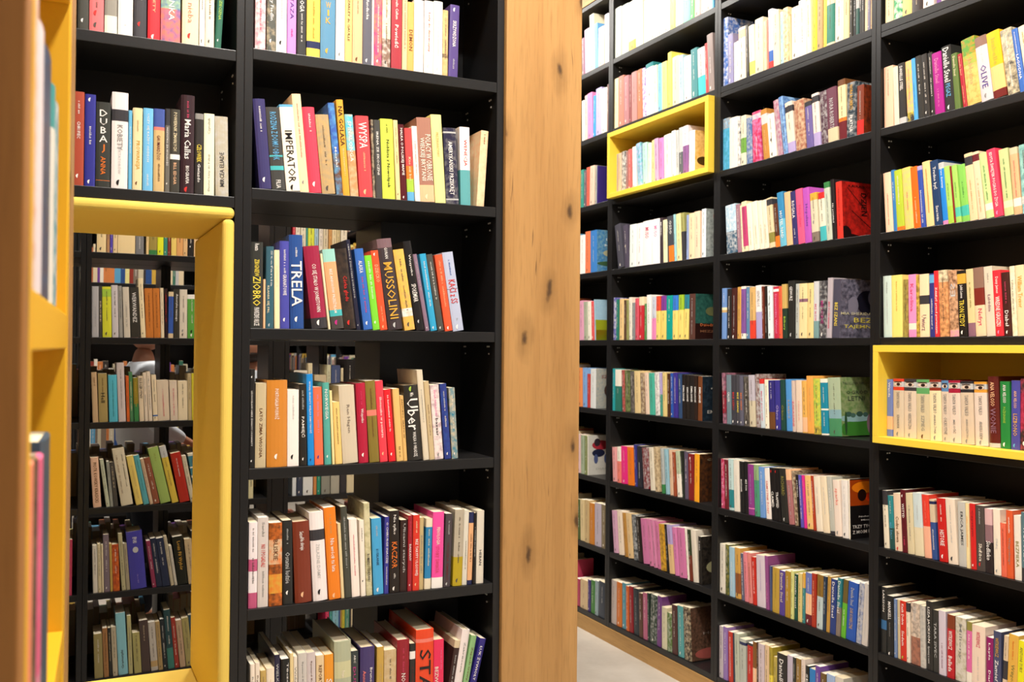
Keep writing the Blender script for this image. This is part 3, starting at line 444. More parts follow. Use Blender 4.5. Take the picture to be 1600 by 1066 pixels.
-0.2460 0.0219 0.192 0.0 0.150 0 74bde8|light blue book, lettered in white, on the shelf directly above the yellow nook|T .93 .35 .4 f4efe8 UCZY SIĘ KAŻDY ODDECH|L .2 .05 .4 f4efe8
-0.2232 0.0241 0.193 0.0 0.150 0 d2b37c|tan book, lettered GAUMARDŻOS!, on the shelf directly above the yellow nook|B .78 1 4458a0|T .68 .38 .5 6a2028 GAUMARDŻOS!|B .74 .78 ee8070|L .35 .1 .4 6c4426
-0.1981 0.0111 0.196 0.0 0.150 0 6a665e|slim grey book lettered WSZYSTKO ZA WOLNOŚĆ, on the shelf directly above the yellow nook|B .8 1 38363a|T .78 .2 .5 f4efe8 WSZYSTKO ZA WOLNOŚĆ|M .1 f4efe8
-0.1864 0.0219 0.197 -0.0 0.150 0 403d36|charcoal book lettered POWIERNIK ZMARŁYCH, on the shelf directly above the yellow nook|T .96 .5 .4 ecdcb4 POWIERNIK ZMARŁYCH|B .4 .46 f4efe8|T .36 .1 .35 f0bc90 BILL EDGAR
-0.1635 0.0309 0.233 0.0 0.150 1 352026|maroon book, dark maroon with white script, on the shelf directly above the yellow nook|L .95 .75 .25 d8486c|T .75 .35 .55 f4efe8 Maria Callas|T .28 .1 .3 f4efe8 BIOGRAFIA|M .04 d0302c
-0.1311 0.0193 0.193 0.0 0.150 0 302c2a|charcoal book lettered CZŁOWIEK, on the shelf directly above the yellow nook|B .93 1 8c8a86|T .62 .4 .65 ecd44c CZŁOWIEK|T .38 .15 .4 f4efe8 Gwiazdo
-0.1102 0.0242 0.195 -0.3 0.150 0 f6f1cc|ivory book between charcoal and beige books, on the shelf directly above the yellow nook|U .95 .75 .4 8c8a86 Czytelnik|U .5 .05 .3 8c8a86 Eleuter Listy do Felicji
-0.0829 0.0303 0.191 -1.2 0.150 0 b9b09a|beige book, grey beige, last on its shelf, on the shelf directly above the yellow nook|U .55 .12 .4 38363a MIRCEA ELIADE|N c2c2c0 .1
@W3 3 1.0675
1.6594 0.0321 0.190 0.0 0.135 0 e5d3a8||L .6 .1 .5 6c4426
1.6919 0.0347 0.190 0.0 0.135 0 2f9a5c||N f4efe8 .2
1.7275 0.0369 0.190 0.0 0.135 0 d8c078||
1.7663 0.0387 0.190 0.0 0.135 0 3a3230||L .5 .1 .5 d8c4a0
1.8059 0.0405 0.190 0.0 0.135 0 f3e0d0||
@W3 2 0.7275
1.6562 0.0371 0.199 -1.1 0.135 0 f2c2a4|peach book, first on its shelf, pale peach, on the second shelf of the rightmost bay|L .95 .5 .4 ee8070
1.6977 0.0199 0.190 -2.3 0.135 0 e2d8c0||L .9 .5 .4 c2c2c0
1.7185 0.0274 0.195 -2.4 0.135 0 33312f|charcoal book between cream and peach books, on the second shelf of the rightmost bay|T .95 .55 .5 f4efe8 DANIELLE STEEL|B 0 .1 c2c2c0
1.7493 0.0252 0.195 -3.3 0.135 0 eeb088|peach book between charcoal and light blue books, on the second shelf of the rightmost bay|B 0 .15 38363a|N ecd44c .2|L .9 .3 .4 ee8070
1.7770 0.0149 0.197 -3.9 0.135 0 4fa3dc||L .6 .1 .3 2c5ca8
1.7936 0.0221 0.200 -4.3 0.135 0 31302d|charcoal book between light blue and charcoal books, on the second shelf of the rightmost bay|
1.8165 0.0218 0.199 -4.4 0.135 0 33302e|charcoal book between two charcoal books, on the second shelf of the rightmost bay|
1.8387 0.0171 0.199 -4.4 0.135 0 2e2c2b||
1.8567 0.0336 0.191 -4.5 0.135 0 a81f86|magenta book, in bright magenta, on the second shelf of the rightmost bay|T .9 .5 .5 e888b8 Danielle Steel|L .4 .1 .3 e888b8
1.8920 0.0336 0.202 -4.9 0.135 0 2c2c2b|charcoal book lettered PEGAZ, on the second shelf of the rightmost bay|T .97 .45 .75 f4efe8 Danielle Steel|T .42 .22 .55 64acd8 PEGAZ|M .06 f4efe8
1.9272 0.0202 0.171 -5.2 0.135 0 5c7238|olive book between charcoal and red books, on the second shelf of the rightmost bay|T .95 .6 .45 ecdcb4 Danielle Steel
1.9550 0.0139 0.165 -7.6 0.135 0 a82030||T .95 .6 .45 f0bc90 Danielle Steel|L .4 .05 .4 f0bc90
1.9698 0.0461 0.203 -7.2 0.135 0 e0be6c|golden book, shading from green to gold, on the second shelf of the rightmost bay|B .75 1 5f9a3c|B .6 .75 a3b04c|T .7 .3 .5 c4a26c Jabłonna|N e87828 .12
2.0184 0.0384 0.195 -7.7 0.135 0 cfc5c8|pale grey book, with purple capitals, on the second shelf of the rightmost bay|B .85 1 8a6a5c|T .55 .2 .6 503c88 OLIVE|L .85 .6 .4 f4efe8|M .08 8c8a86
2.0585 0.0414 0.197 -8.0 0.135 0 f2b81e|yellow book, above peach with maroon foot, on the second shelf of the rightmost bay|B 0 .48 efc07a|B 0 .12 6c1c16|T .9 .5 .4 dca840 Isabelle
2.1023 0.0356 0.193 -8.5 0.135 0 7d7d74|grey book, and black with curved spine, on the second shelf of the rightmost bay|B 0 .5 3c3836|N ecdcb4 .3|L .9 .1 .5 f4efe8
2.1396 0.0181 0.186 -8.8 0.135 0 3566b6||L .95 .6 .3 f4efe8|T .6 .2 .5 f4efe8 ŁAGODNA
2.1592 0.0241 0.188 -9.0 0.135 0 f3e2bc||L .9 .3 .4 8c8440
@W3 1 0.3875
1.6660 0.0309 0.194 -4.0 0.135 0 f6cfae|peach book, first on its shelf, pale peach, on the third shelf of the rightmost bay|L .65 .1 .3 ee8070
1.6979 0.0149 0.199 -4.1 0.135 0 3a7cba||L .8 .5 .4 f4efe8
1.7136 0.0295 0.195 -4.3 0.135 0 b6c93c|lime book between blue and yellow books, on the third shelf of the rightmost bay|B 0 .06 e87828|L .9 .4 .4 f4efe8
1.7448 0.0329 0.197 -4.6 0.135 0 f0cf6c|yellow book between lime and orange books, on the third shelf of the rightmost bay|N f0bc90 .15|L .6 .3 .3 ee8070
1.7795 0.0252 0.195 -5.0 0.135 0 ee6a1c|orange book, in plain orange, on the third shelf of the rightmost bay|L .5 .05 .4 ecdcb4
1.8055 0.0178 0.194 -5.1 0.135 0 3550a8||B .93 1 b0a0cc|L .6 .05 .5 f4efe8
1.8250 0.0282 0.204 -5.4 0.135 0 f3cf90|cream book between blue and navy books, on the third shelf of the rightmost bay|L .9 .2 .5 e87828
1.8541 0.0291 0.202 -5.5 0.135 0 223c63|navy book lettered Trudno być, on the third shelf of the rightmost bay|T .9 .55 .6 f4efe8 Trudno być|T .3 .06 .45 f4efe8 Zaraz będzie
1.8849 0.0198 0.191 -5.9 0.135 0 2583d8|light blue book lettered Dwa światy, on the third shelf of the rightmost bay|B .9 1 c2c2c0|T .92 .5 .5 f4efe8 Dwa światy|B 0 .06 e888b8
1.9055 0.0202 0.176 -6.0 0.135 0 a9d468|lime book between light blue and crimson books, on the third shelf of the rightmost bay|B .0 .3 a8cc48|L .7 .4 .3 3c8048
1.9266 0.0060 0.174 -6.1 0.135 0 8a2020||
1.9331 0.0185 0.175 -6.1 0.135 0 a3d264|lime book, with a turquoise disc, on the third shelf of the rightmost bay|B .1 .26 52c0a8|L .7 .4 .3 3c8048
1.9530 0.0251 0.173 -6.4 0.135 0 86c858|green book between lime and cream books, on the third shelf of the rightmost bay|B .1 .28 45b9a6|L .7 .4 .3 3c8048
1.9790 0.0267 0.202 -6.5 0.135 0 f4cda0|cream book, with a small portrait in a hat, third shelf of the rightmost bay|B .82 .95 38363a|L .6 .1 .5 c4a26c
2.0080 0.0229 0.202 -7.0 0.135 0 f2d0ac|cream book between cream and lime books, on the third shelf of the rightmost bay|B .86 .96 6a2028|L .6 .1 .5 c4a26c
2.0350 0.0243 0.194 -8.0 0.135 0 c4dc92|lime book between cream and rosy red books, on the third shelf of the rightmost bay|B .12 .22 efe6d4|L .8 .25 .5 3c8048
2.0603 0.0284 0.200 -8.1 0.135 0 e8405e|rosy red book, lettered POCIĄG DO ŻYCIA, on the third shelf of the rightmost bay|T .95 .15 .6 f4efe8 EDYTA ŚWIĘTEK POCIĄG DO ŻYCIA|M .06 e888b8
2.0916 0.0292 0.193 -6.3 0.135 0 c6cf90|olive book between rosy red and peach books, on the third shelf of the rightmost bay|B .12 .22 ecdcb4|L .85 .25 .5 3c8048
2.1234 0.0237 0.191 -5.3 0.135 0 f0b082|peach book between olive and turquoise books, on the third shelf of the rightmost bay|B .12 .24 efe6d4|B .9 1 d8c4a0|L .8 .25 .5 ee8070
2.1478 0.0276 0.194 -4.0 0.135 0 9dcfc4||B .14 .25 efe6d4|N 2c7c80 .2
@W3 0 0.0475
1.6577 0.0342 0.199 -1.3 0.135 0 c9dcd2|pale grey book, first on its shelf, pale mint, shelf directly above the yellow niche|L .9 .7 .3 8c8a86|L .65 .2 .4 c2c2c0
1.6926 0.0428 0.199 -1.0 0.135 0 f2df7c|yellow book, plain pale yellow, second on its shelf, shelf directly above the yellow niche|L .9 .4 .3 dca840
1.7362 0.0200 0.183 0.0 0.135 0 a8964a||N 6c4426 .2
1.7598 0.0298 0.197 -1.0 0.135 0 f092c6|pink book between olive and yellow books, on the shelf directly above the yellow niche|B .12 .22 efe6d4|T .85 .3 .5 d8486c Karolina
1.7903 0.0115 0.195 -1.1 0.135 0 e4c050||N 6c4426 .3
1.8025 0.0353 0.195 -1.2 0.135 0 f4dab0|cream book, with a small dark haired portrait, on the shelf directly above the yellow niche|B .52 .66 38363a|T .35 .1 .6 8c6474 Uwierz
1.8392 0.0187 0.195 -1.5 0.135 0 34367e|blue book between cream and red books, on the shelf directly above the yellow niche|B .85 .98 64acd8|L .6 .1 .5 f4efe8
1.8592 0.0164 0.202 -1.8 0.135 0 dd3036||T .75 .05 .7 f4efe8 Zdążyć przed pierwszym
1.8776 0.0321 0.202 -2.3 0.135 0 e8a46c|orange book, printed with a woman's face above orange, shelf directly above the yellow niche|B .82 1 ecdcb4|N 6c4426 .2
1.9117 0.0326 0.200 -2.7 0.135 0 6a4630|brown book lettered ES, on the shelf directly above the yellow niche|T .6 .8 .6 c2c2c0 ES|N f0bc90 .35|B 0 .1 e888b8
1.9457 0.0287 0.196 -3.0 0.135 0 1f1b18|black book, lettered TRON IZYDY, on the shelf directly above the yellow niche|B .8 .95 dca840|T .78 .58 .5 f4efe8 Judith Lennox|T .55 .15 .7 ecd44c TRON IZYDY|M .06 f4efe8
1.9757 0.0244 0.199 -3.2 0.135 0 dcca94|beige book between black and beige books, on the shelf directly above the yellow niche|B 0 .2 8c6474|L .8 .4 .4 8c8440
2.0013 0.0337 0.201 -3.5 0.135 0 eacfa8|beige book lettered Nefryt, on the shelf directly above the yellow niche|B .7 1 8d6c5c|B .45 .7 7c2a20|T .4 .15 .6 d8486c Nefryt
2.0363 0.0281 0.202 -3.7 0.135 0 dccdb6|beige book lettered Łabędzia, on the shelf directly above the yellow niche|L .9 .75 .3 8c8a86|T .6 .35 .5 8c6474 Łabędzia
2.0656 0.0258 0.189 -3.9 0.135 0 e5303c|red book, lettered WREDNE IGRASZKI, on the shelf directly above the yellow niche|T .9 .65 .5 f4efe8 Daisy James|T .6 .15 .65 f4efe8 WREDNE IGRASZKI|M .06 e888b8
2.0932 0.0242 0.181 -3.7 0.135 0 43201c|maroon book lettered Diabeł, on the shelf directly above the yellow niche|L .85 .5 .6 d8486c|T .4 .15 .55 f4efe8 Diabeł|M .06 f4efe8
2.1197 0.0159 0.197 -3.4 0.135 0 f4ecca|slim ivory book between maroon and cream books, on the shelf directly above the yellow niche|N d8c4a0 .2|L .8 .3 .5 8c8a86
2.1367 0.0268 0.198 -3.2 0.135 0 f0d6a8|cream book rightmost, next to an ivory book, on the shelf directly above the yellow niche|T .85 .4 .6 dca840 William Trevor
@W3 -1 -0.2705
1.6754 0.0232 0.183 -0.3 0.135 0 6f83c2|blue book, first in the yellow niche, in the yellow niche at far right|B .12 .35 f0bc90|T .95 .62 .4 f4efe8 Wanda
1.7003 0.0422 0.186 -0.7 0.135 0 d2c1a8|beige book, with a red eye picture at its top, yellow niche at far right|B .8 1 d8402c|B .86 .95 c2c2c0|T .78 .5 .35 8c8a86 TANYA VALKO|T .38 .15 .3 8c8a86 KRWAWA|M .05 8c8a86
1.7433 0.0466 0.186 -0.8 0.135 0 d8c5ae|beige book, with a charcoal eye picture, second of its series, yellow niche at far right|B .8 1 38363a|B .86 .95 c2c2c0|T .78 .45 .35 8c8a86 TANYA VALKO|T .42 .15 .3 8c8a86 NIEBEZPIECZNA|M .05 8c8a86
1.7915 0.0498 0.186 -1.2 0.135 0 cfc09c|beige book, with a green eye picture at its top, yellow niche at far right|B .76 1 5ea060|B .86 .95 c2c2c0|T .74 .45 .35 8c8a86 TANYA VALKO|T .4 .15 .3 8c8a86 SZPIEG|M .05 6c4426
1.8436 0.0417 0.187 -1.8 0.135 0 eedcb0|cream book, with a brownish red eye picture at its top, yellow niche at far right|B .82 1 8c3020|B .87 .96 c2c2c0|T .78 .45 .35 8c8a86 TANYA VALKO|T .43 .12 .3 8c8a86 ARABSKA ŻONA|M .05 8c8a86
1.8860 0.0269 0.186 -1.9 0.135 0 d5c2ae|beige book, with a light blue eye picture at its top, yellow niche at far right|B .82 1 5a86b2|T .78 .45 .5 8c8a86 TANYA VALKO|T .4 .12 .5 8c8a86 OKRUTNE|M .05 8c8a86
1.9137 0.0406 0.187 -2.0 0.135 0 dfccbb|beige book, with a crimson eye picture at its top, yellow niche at far right|B .8 1 a01c38|B .87 .96 c2c2c0|T .78 .45 .35 8c8a86 TANYA VALKO|T .37 .15 .3 8c8a86 MIŁOŚĆ|M .05 8c8a86
1.9550 0.0429 0.186 -2.1 0.135 0 d6c1a8|beige book, with a charcoal eye picture, seventh of its series, yellow niche at far right|B .82 1 2c2a30|B .87 .96 c2c2c0|T .78 .45 .35 8c8a86 TANYA VALKO|T .4 .1 .3 8c8a86 ARABSKA KSIĘŻNICZKA|M .05 8c8a86
2.0007 0.0417 0.186 -2.2 0.135 0 e2cfbf|beige book, with a golden eye picture at its top, yellow niche at far right|B .83 1 dc9a38|B .88 .96 c2c2c0|T .78 .48 .35 8c8a86 TANYA VALKO|T .38 .1 .3 8c8a86 ARABSKA KREW|M .05 8c8a86
2.0477 0.0346 0.203 -2.3 0.135 1 5c1e1a|maroon book, dark maroon and tallest in the yellow niche, yellow niche at far right|T .92 .58 .45 f0bc90 ANA VELOSO|T .55 .2 .6 8c6474 WONIE|B 0 .06 c2c2c0
2.0836 0.0300 0.190 -1.1 0.135 0 24803c|green book, in plain green, in the yellow niche at far right|T .95 .68 .4 f4efe8 ANA VELOSO|T .62 .38 .4 a8cc48 POŻEGNANIE|M .06 f4efe8
2.1149 0.0269 0.194 0.0 0.135 0 4c4a9c|blue book lettered LIZBONO, in the yellow niche at far right|T .85 .6 .4 f0bc90 ANA VELOSO|T .52 .2 .55 dca840 LIZBONO|M .06 64acd8
2.1424 0.0307 0.200 0.0 0.135 0 3a2c28||B .3 .8 8a2030|N d8486c .1|M .1 f4efe8
@W3 -2 -0.6325
1.6663 0.0211 0.184 -3.5 0.135 0 e6dcc4||B .75 1 38363a
1.6892 0.0208 0.171 -3.9 0.135 0 2f8488||B 0 .4 27504c|L .9 .65 .3 f4efe8|T .5 .2 .5 64acd8 BEZ ŻALU
1.7109 0.0282 0.182 -3.1 0.135 0 e6ccb0|beige book lettered Cudze słowa, on the shelf directly below the yellow niche|T .6 .15 .5 6c4426 Cudze słowa|M .04 d0302c
1.7400 0.0202 0.197 -3.3 0.135 0 5c1820|maroon book, dark maroon, lettered WSTYD, on the shelf directly below the yellow niche|T .78 .55 .5 f4efe8 WSTYD|M .9 f4efe8|L .25 .1 .4 d8486c
1.7611 0.0257 0.189 -3.4 0.135 0 d8caa4|beige book between maroon and pale grey books, on the shelf directly below the yellow niche|L .8 .2 .3 8c8a86
1.7876 0.0334 0.194 -3.5 0.135 0 cad8d8|pale grey book between beige and red books, on the shelf directly below the yellow niche|B 0 .45 e0d3b0|L .8 .55 .3 c2c2c0
1.8243 0.0255 0.193 -4.2 0.135 0 e04030|red book, above salmon, on the shelf directly below the yellow niche|B 0 .5 eeb092|L .9 .55 .5 ee8070
1.8502 0.0192 0.182 -4.1 0.135 0 d3bfa0|beige book between two red books, on the shelf directly below the yellow niche|B 0 .62 34508c|B .92 .97 262c54|L .5 .15 .5 f4efe8
1.8773 0.0308 0.190 -3.9 0.135 0 c4221e|red book, lettered in white capitals, on the shelf directly below the yellow niche|L .9 .62 .3 f4efe8|T .5 .25 .6 f4efe8 HISTORIE|M .08 f4efe8
1.9119 0.0330 0.193 -4.0 0.135 0 ead9c4|cream book between red and pale grey books, on the shelf directly below the yellow niche|L .9 .3 .4 c2c2c0|M .08 38363a
1.9466 0.0265 0.190 -2.1 0.135 0 c0beb6|pale grey book between two cream books, on the shelf directly below the yellow niche|T .85 .2 .5 38363a ERICA JAMES
1.9746 0.0116 0.190 -1.9 0.135 0 ecd8a0||L .8 .3 .4 e87828
1.9877 0.0187 0.191 -2.2 0.135 0 cf2626|red book lettered Czystym, on the shelf directly below the yellow niche|T .9 .4 .5 6a2028 Czystym|M .06 f4efe8
2.0078 0.0283 0.189 -2.0 0.135 0 4c4440|charcoal book, lettered in white near the foot, on the shelf directly below the yellow niche|T .42 .15 .6 efe6d4 Służąca|L .95 .7 .3 c2c2c0|M .1 d0302c
2.0375 0.0236 0.184 -1.8 0.135 0 8c6a70|mauve book lettered Siedlisko, on the shelf directly below the yellow niche|B 0 .48 2b2324|B .75 1 d8b0b0|T .5 .2 .7 f4efe8 Siedlisko
2.0626 0.0226 0.186 -1.7 0.135 0 ece0cc|ivory book lettered Dłużej, on the shelf directly below the yellow niche|T .55 .4 .5 c2c2c0 Dłużej|M .06 8c8a86
2.0865 0.0175 0.151 -1.9 0.135 0 e46a50||L .9 .1 .3 6a2028
2.1044 0.0202 0.190 -1.2 0.135 0 d95a30|orange book, rusty orange, on the shelf directly below the yellow niche|T .6 .2 .5 8c8a86 Wszystkiego|L .9 .65 .4 f4efe8
2.1273 0.0216 0.179 -1.7 0.135 0 e9e0d2|ivory book lettered BEZPIEKA, on the shelf directly below the yellow niche|T .6 .2 .5 8c8440 BEZPIEKA
2.1502 0.0277 0.192 -1.0 0.135 0 58757e||B 0 .2 38363a|T .8 .3 .5 f4efe8 VICTORIA
@W3 -3 -0.9725
1.6534 0.0231 0.212 0.0 0.135 0 2a2a28|charcoal book leftmost, next to a black book, on the lowest shelf of the rightmost bay|T .95 .55 .4 f4efe8 LARSSON|B .36 .5 3a6a98
1.6807 0.0269 0.190 -1.2 0.135 0 232322|black book between charcoal and blue books, on the lowest shelf of the rightmost bay|T .9 .6 .5 f4efe8 MANKELL|L .55 .3 .4 8c8a86|M .03 f4efe8
1.7093 0.0116 0.185 -0.9 0.135 0 6f86ae||
1.7217 0.0123 0.185 -1.1 0.135 0 ccb890||T .7 .55 .6 f4efe8 LÓD
1.7348 0.0235 0.186 -1.2 0.135 0 cc3322|red book, third row from floor beside pale spines, lowest shelf of the rightmost bay|T .95 .6 .45 f4efe8 Kazik Dobra|T .5 .25 .5 f4efe8 Siedem|M .05 a8cc48
1.7591 0.0136 0.185 -1.3 0.135 0 eadcc8||B .85 1 38363a
1.7735 0.0370 0.190 -1.2 0.135 0 dac6b2|cream book lettered Wilczur, on the lowest shelf of the rightmost bay|B 0 .45 a8705a|N 38363a .15|T .95 .7 .4 c2c2c0 Wilczur
1.8120 0.0201 0.190 -1.5 0.135 0 c4beb4|pale grey book between cream and charcoal books, on the lowest shelf of the rightmost bay|N 8c8a86 .1|L .9 .6 .3 c2c2c0
1.8337 0.0237 0.209 -1.1 0.135 1 2b2a28|charcoal book lettered śpiewaj z nami, on the lowest shelf of the rightmost bay|T .92 .4 .5 f4efe8 LIZA JACKSON|T .35 .1 .5 c2c2c0 śpiewaj z nami
1.8581 0.0203 0.188 -1.2 0.135 0 353431|charcoal book between charcoal and lilac books, on the lowest shelf of the rightmost bay|T .8 .1 .5 c2c2c0 TARA SIVEC
1.8799 0.0253 0.192 -0.9 0.135 0 cfc4d0|lilac book between charcoal and red books, on the lowest shelf of the rightmost bay|L .5 .1 .5 8c6474
1.9074 0.0256 0.188 0.0 0.135 0 b81e26|red book, with a flower picture at its top, lowest shelf of the rightmost bay|B .78 1 7c3a20|T .75 .45 .6 f4efe8 WITKIEWICZ|T .35 .1 .6 f4efe8 Ballada
1.9345 0.0366 0.188 -0.3 0.135 0 d2cabc|pale grey book lettered Miliony, on the lowest shelf of the rightmost bay|N 8c8440 .1|T .9 .2 .4 8c8a86 Miliony
1.9725 0.0183 0.183 0.0 0.135 0 d868a0|pink book, with a white oval near its foot, lowest shelf of the rightmost bay|B .86 1 8c8440|B .02 .2 efe6d4|L .8 .4 .5 f4efe8
1.9922 0.0435 0.181 0.0 0.135 0 ead2be|cream book, thick pale pink and cream, on the lowest shelf of the rightmost bay|T .9 .65 .35 d8486c WITKIEWICZ|L .5 .1 .35 c2c2c0
2.0378 0.0223 0.156 0.0 0.135 0 8e1a60|magenta book, deep magenta, shorter than its neighbours, on the lowest shelf of the rightmost bay|T .9 .5 .4 f4efe8 Layla|T .4 .05 .5 f4efe8 Diary
2.0628 0.0246 0.181 0.0 0.135 0 454a68|navy book lettered Zamień, on the lowest shelf of the rightmost bay|T .9 .6 .5 dca840 WITKIEWICZ|T .55 .1 .55 f4efe8 Zamień
2.0894 0.0144 0.176 2.2 0.135 0 d8c0a0||B .3 .6 38363a
2.1051 0.0297 0.185 1.9 0.135 0 deac48|golden book lettered Węgorki, on the lowest shelf of the rightmost bay|L .9 .6 .3 e87828|T .55 .1 .5 8c8440 Węgorki
2.1355 0.0209 0.175 1.8 0.135 0 e8e020||T .9 .5 .5 8c8440 ANTONI TURY
2.1570 0.0250 0.188 1.8 0.135 0 3c8a88||
@W2 3 1.0675
0.8277 0.0287 0.278 -0.2 0.180 0 3c62a8|blue book first from the left, top shelf of the middle wall bay|N f4efe8 .15|L .9 .6 .4 64acd8
0.8614 0.0320 0.202 -1.5 0.135 0 8a86b0||N 8c8a86 .15
0.8946 0.0157 0.160 -1.0 0.135 0 efe6d4||L .8 .2 .4 8c8a86
0.9116 0.0156 0.161 -1.3 0.135 0 efe6d4||
0.9284 0.0413 0.207 -1.6 0.135 0 ecdcc0|cream book between ivory and grey books, on the top shelf of the middle wall bay|B .8 .95 f0bc90
0.9720 0.0140 0.208 -2.1 0.135 0 55524e||B 0 .1 38363a
0.9906 0.0310 0.199 -2.8 0.135 0 f2ead0||B .02 .28 d8d060
1.0228 0.0463 0.212 -0.9 0.135 0 d5cdb0|beige book eighth from the left, top shelf of the middle wall bay|M .05 c2c2c0
1.0713 0.0167 0.191 -1.5 0.135 0 efcba0||
1.0891 0.0099 0.191 -1.7 0.135 0 ee8070||
1.1002 0.0252 0.227 -1.9 0.135 0 e9e4f0||B 0 .12 d0302c|B .12 .3 2c5ca8|L .9 .7 .4 b0a0cc
1.1276 0.0346 0.212 -2.4 0.135 0 e3d5b0|cream book twelfth from the left, top shelf of the middle wall bay|M .4 8c8a86
1.1644 0.0160 0.198 -1.4 0.135 0 a3ccd0||
1.1825 0.0275 0.205 -1.9 0.135 0 eadcb0||N e87828 .2
1.2132 0.0115 0.167 -2.5 0.135 0 f0bc90||L .9 .2 .5 ee8070
1.2258 0.0383 0.192 -1.2 0.135 0 f0e0cc|ivory book between peach and ivory books, on the top shelf of the middle wall bay|
1.2651 0.0367 0.205 -1.4 0.135 0 f3e6d6|ivory book seventeenth from the left, top shelf of the middle wall bay|
1.3038 0.0231 0.194 -1.9 0.135 0 eedfc4||L .9 .3 .4 dca840
1.3279 0.0219 0.205 0.0 0.135 0 e6e234||
1.3528 0.0275 0.200 0.0 0.135 0 b89a6c||
1.3813 0.0156 0.200 0.0 0.135 0 ecd84c||
1.3979 0.0375 0.200 0.0 0.150 0 e8d0ac|beige book, with a teal panel, on the top shelf of the middle wall bay|B .05 .72 2f7a68
1.4373 0.0397 0.205 0.0 0.135 0 f0dfc4|ivory book between two beige books, on the top shelf of the middle wall bay|
1.4789 0.0223 0.200 0.0 0.135 0 e8cf9c||L .9 .4 .5 6c4426
1.5059 0.0138 0.200 0.0 0.135 0 33322c||
1.5201 0.0124 0.200 0.0 0.135 0 1d1a1a||L .9 .1 .6 c2c2c0
1.5333 0.0127 0.200 0.0 0.135 0 c2c2c0||B 0 .45 345a54
1.5469 0.0108 0.200 0.0 0.135 0 2a2a28||L .9 .1 .5 f4efe8
1.5586 0.0107 0.200 0.0 0.135 0 3a3836||L .9 .1 .5 f4efe8
1.5710 0.0115 0.200 0.0 0.135 0 d8c4a0||
1.5834 0.0114 0.200 0.0 0.135 0 7c788c||
1.5956 0.0104 0.200 0.0 0.135 0 e4b888||
@W2 2 0.7275
0.8277 0.0453 0.209 -0.3 0.135 0 3b8ea8|teal book, first on its shelf, on the second shelf of the middle wall bay|B .8 1 8c8a86|L .95 .8 .5 f4efe8|N 64acd8 .2
0.8742 0.0504 0.202 -0.5 0.135 0 efe3cb|ivory book second from the left, second shelf of the middle wall bay|N c2c2c0 .1|L .8 .2 .4 c2c2c0
0.9258 0.0145 0.199 -0.7 0.135 0 38363a||N f4efe8 .4
0.9416 0.0311 0.197 -1.0 0.135 0 d6cfb4||B .25 .55 6a9a40
0.9750 0.0340 0.181 -1.6 0.135 0 4c6896||N c2c2c0 .15|L .9 .5 .5 c2c2c0
1.0114 0.0505 0.196 -2.2 0.135 0 b82450|crimson book, with mottled pink, on the second shelf of the middle wall bay|N e888b8 .2|L .5 .1 .4 f4efe8|B .85 .95 c2c2c0
1.0766 0.0333 0.194 -6.4 0.135 0 b8813c||B .7 .9 c2c2c0|L .6 .1 .4 f0bc90
1.1112 0.0381 0.167 -6.6 0.135 0 f2e8d6||M .4 38363a
1.1539 0.0266 0.215 -8.0 0.135 0 a86880||N c2c2c0 .2|L .9 .2 .5 c2c2c0
1.1850 0.0230 0.222 -8.6 0.135 0 8fb6dc||N 2c5ca8 .35
1.2104 0.0382 0.190 -6.5 0.135 0 e6d4c0|beige book eleventh from the left, second shelf of the middle wall bay|B .8 .92 38363a|B 0 .2 b0a0cc
1.2520 0.0495 0.185 -4.9 0.135 0 a0604a|brown book, rust brown and glossy, on the second shelf of the middle wall bay|N d8c4a0 .25|L .9 .1 .6 d8c4a0
1.3067 0.0326 0.168 -4.6 0.135 0 6c5f98||B .9 1 38363a
1.3404 0.0330 0.190 -4.6 0.135 0 e3d5cc|beige book between purple and maroon books, on the second shelf of the middle wall bay|B .83 .95 38363a|B 0 .25 b0a0cc
1.3773 0.0324 0.189 -4.2 0.135 0 503240|maroon book between beige and mauve books, on the second shelf of the middle wall bay|N c2c2c0 .15|L .9 .3 .5 c2c2c0
1.4117 0.0457 0.190 -3.7 0.135 0 6c4050|mauve book, dark mauve above beige, on the second shelf of the middle wall bay|B 0 .25 d8c4a0|T .8 .25 .5 c2c2c0 NORA ROBERTS
1.4593 0.0347 0.208 -2.7 0.135 0 f0d8a4|beige book between mauve and navy books, on the second shelf of the middle wall bay|B 0 .3 6a2028|B .3 .36 e87828|B .9 1 6c4426
1.4958 0.0411 0.187 0.0 0.135 0 2c3a44|navy book, dark slate with gold lettering, on the second shelf of the middle wall bay|N c2c2c0 .08|T .95 .5 .4 dca840 NORA ROBERTS|T .4 .1 .4 f4efe8 PŁATNA
1.5387 0.0298 0.168 0.0 0.150 0 7c3a28|brown book, russet, its front cover facing out, second shelf of the middle wall bay|B 0 .3 d0302c|L .9 .3 .6 c2c2c0
@W2 1 0.3875
0.8572 0.0635 0.195 -3.8 0.135 0 a8c4d4|light blue book first from the left, third shelf of the middle wall bay|B 0 .45 3a5a70|L .8 .5 .5 f4efe8|N f4efe8 .15
0.9245 0.0231 0.192 -4.8 0.135 0 9c7480||
0.9502 0.0109 0.185 -4.5 0.135 0 ecdcb4||
0.9635 0.0286 0.197 -4.9 0.135 0 ecd4ac||B .1 .9 b8406c
0.9946 0.0293 0.186 -5.5 0.135 0 f3e3cc||L .5 .1 .4 c4a26c
1.0263 0.0310 0.189 -6.1 0.135 0 f6e4cc||L .5 .1 .4 c4a26c
1.0587 0.0238 0.188 -6.3 0.135 0 f2dfc8||L .5 .1 .4 c4a26c
1.0837 0.0268 0.187 -5.9 0.135 0 f0dcc4||L .5 .1 .4 c4a26c
1.1140 0.0296 0.191 -6.4 0.135 0 dcc8a0||B .85 .97 38363a|B .1 .3 8c8440
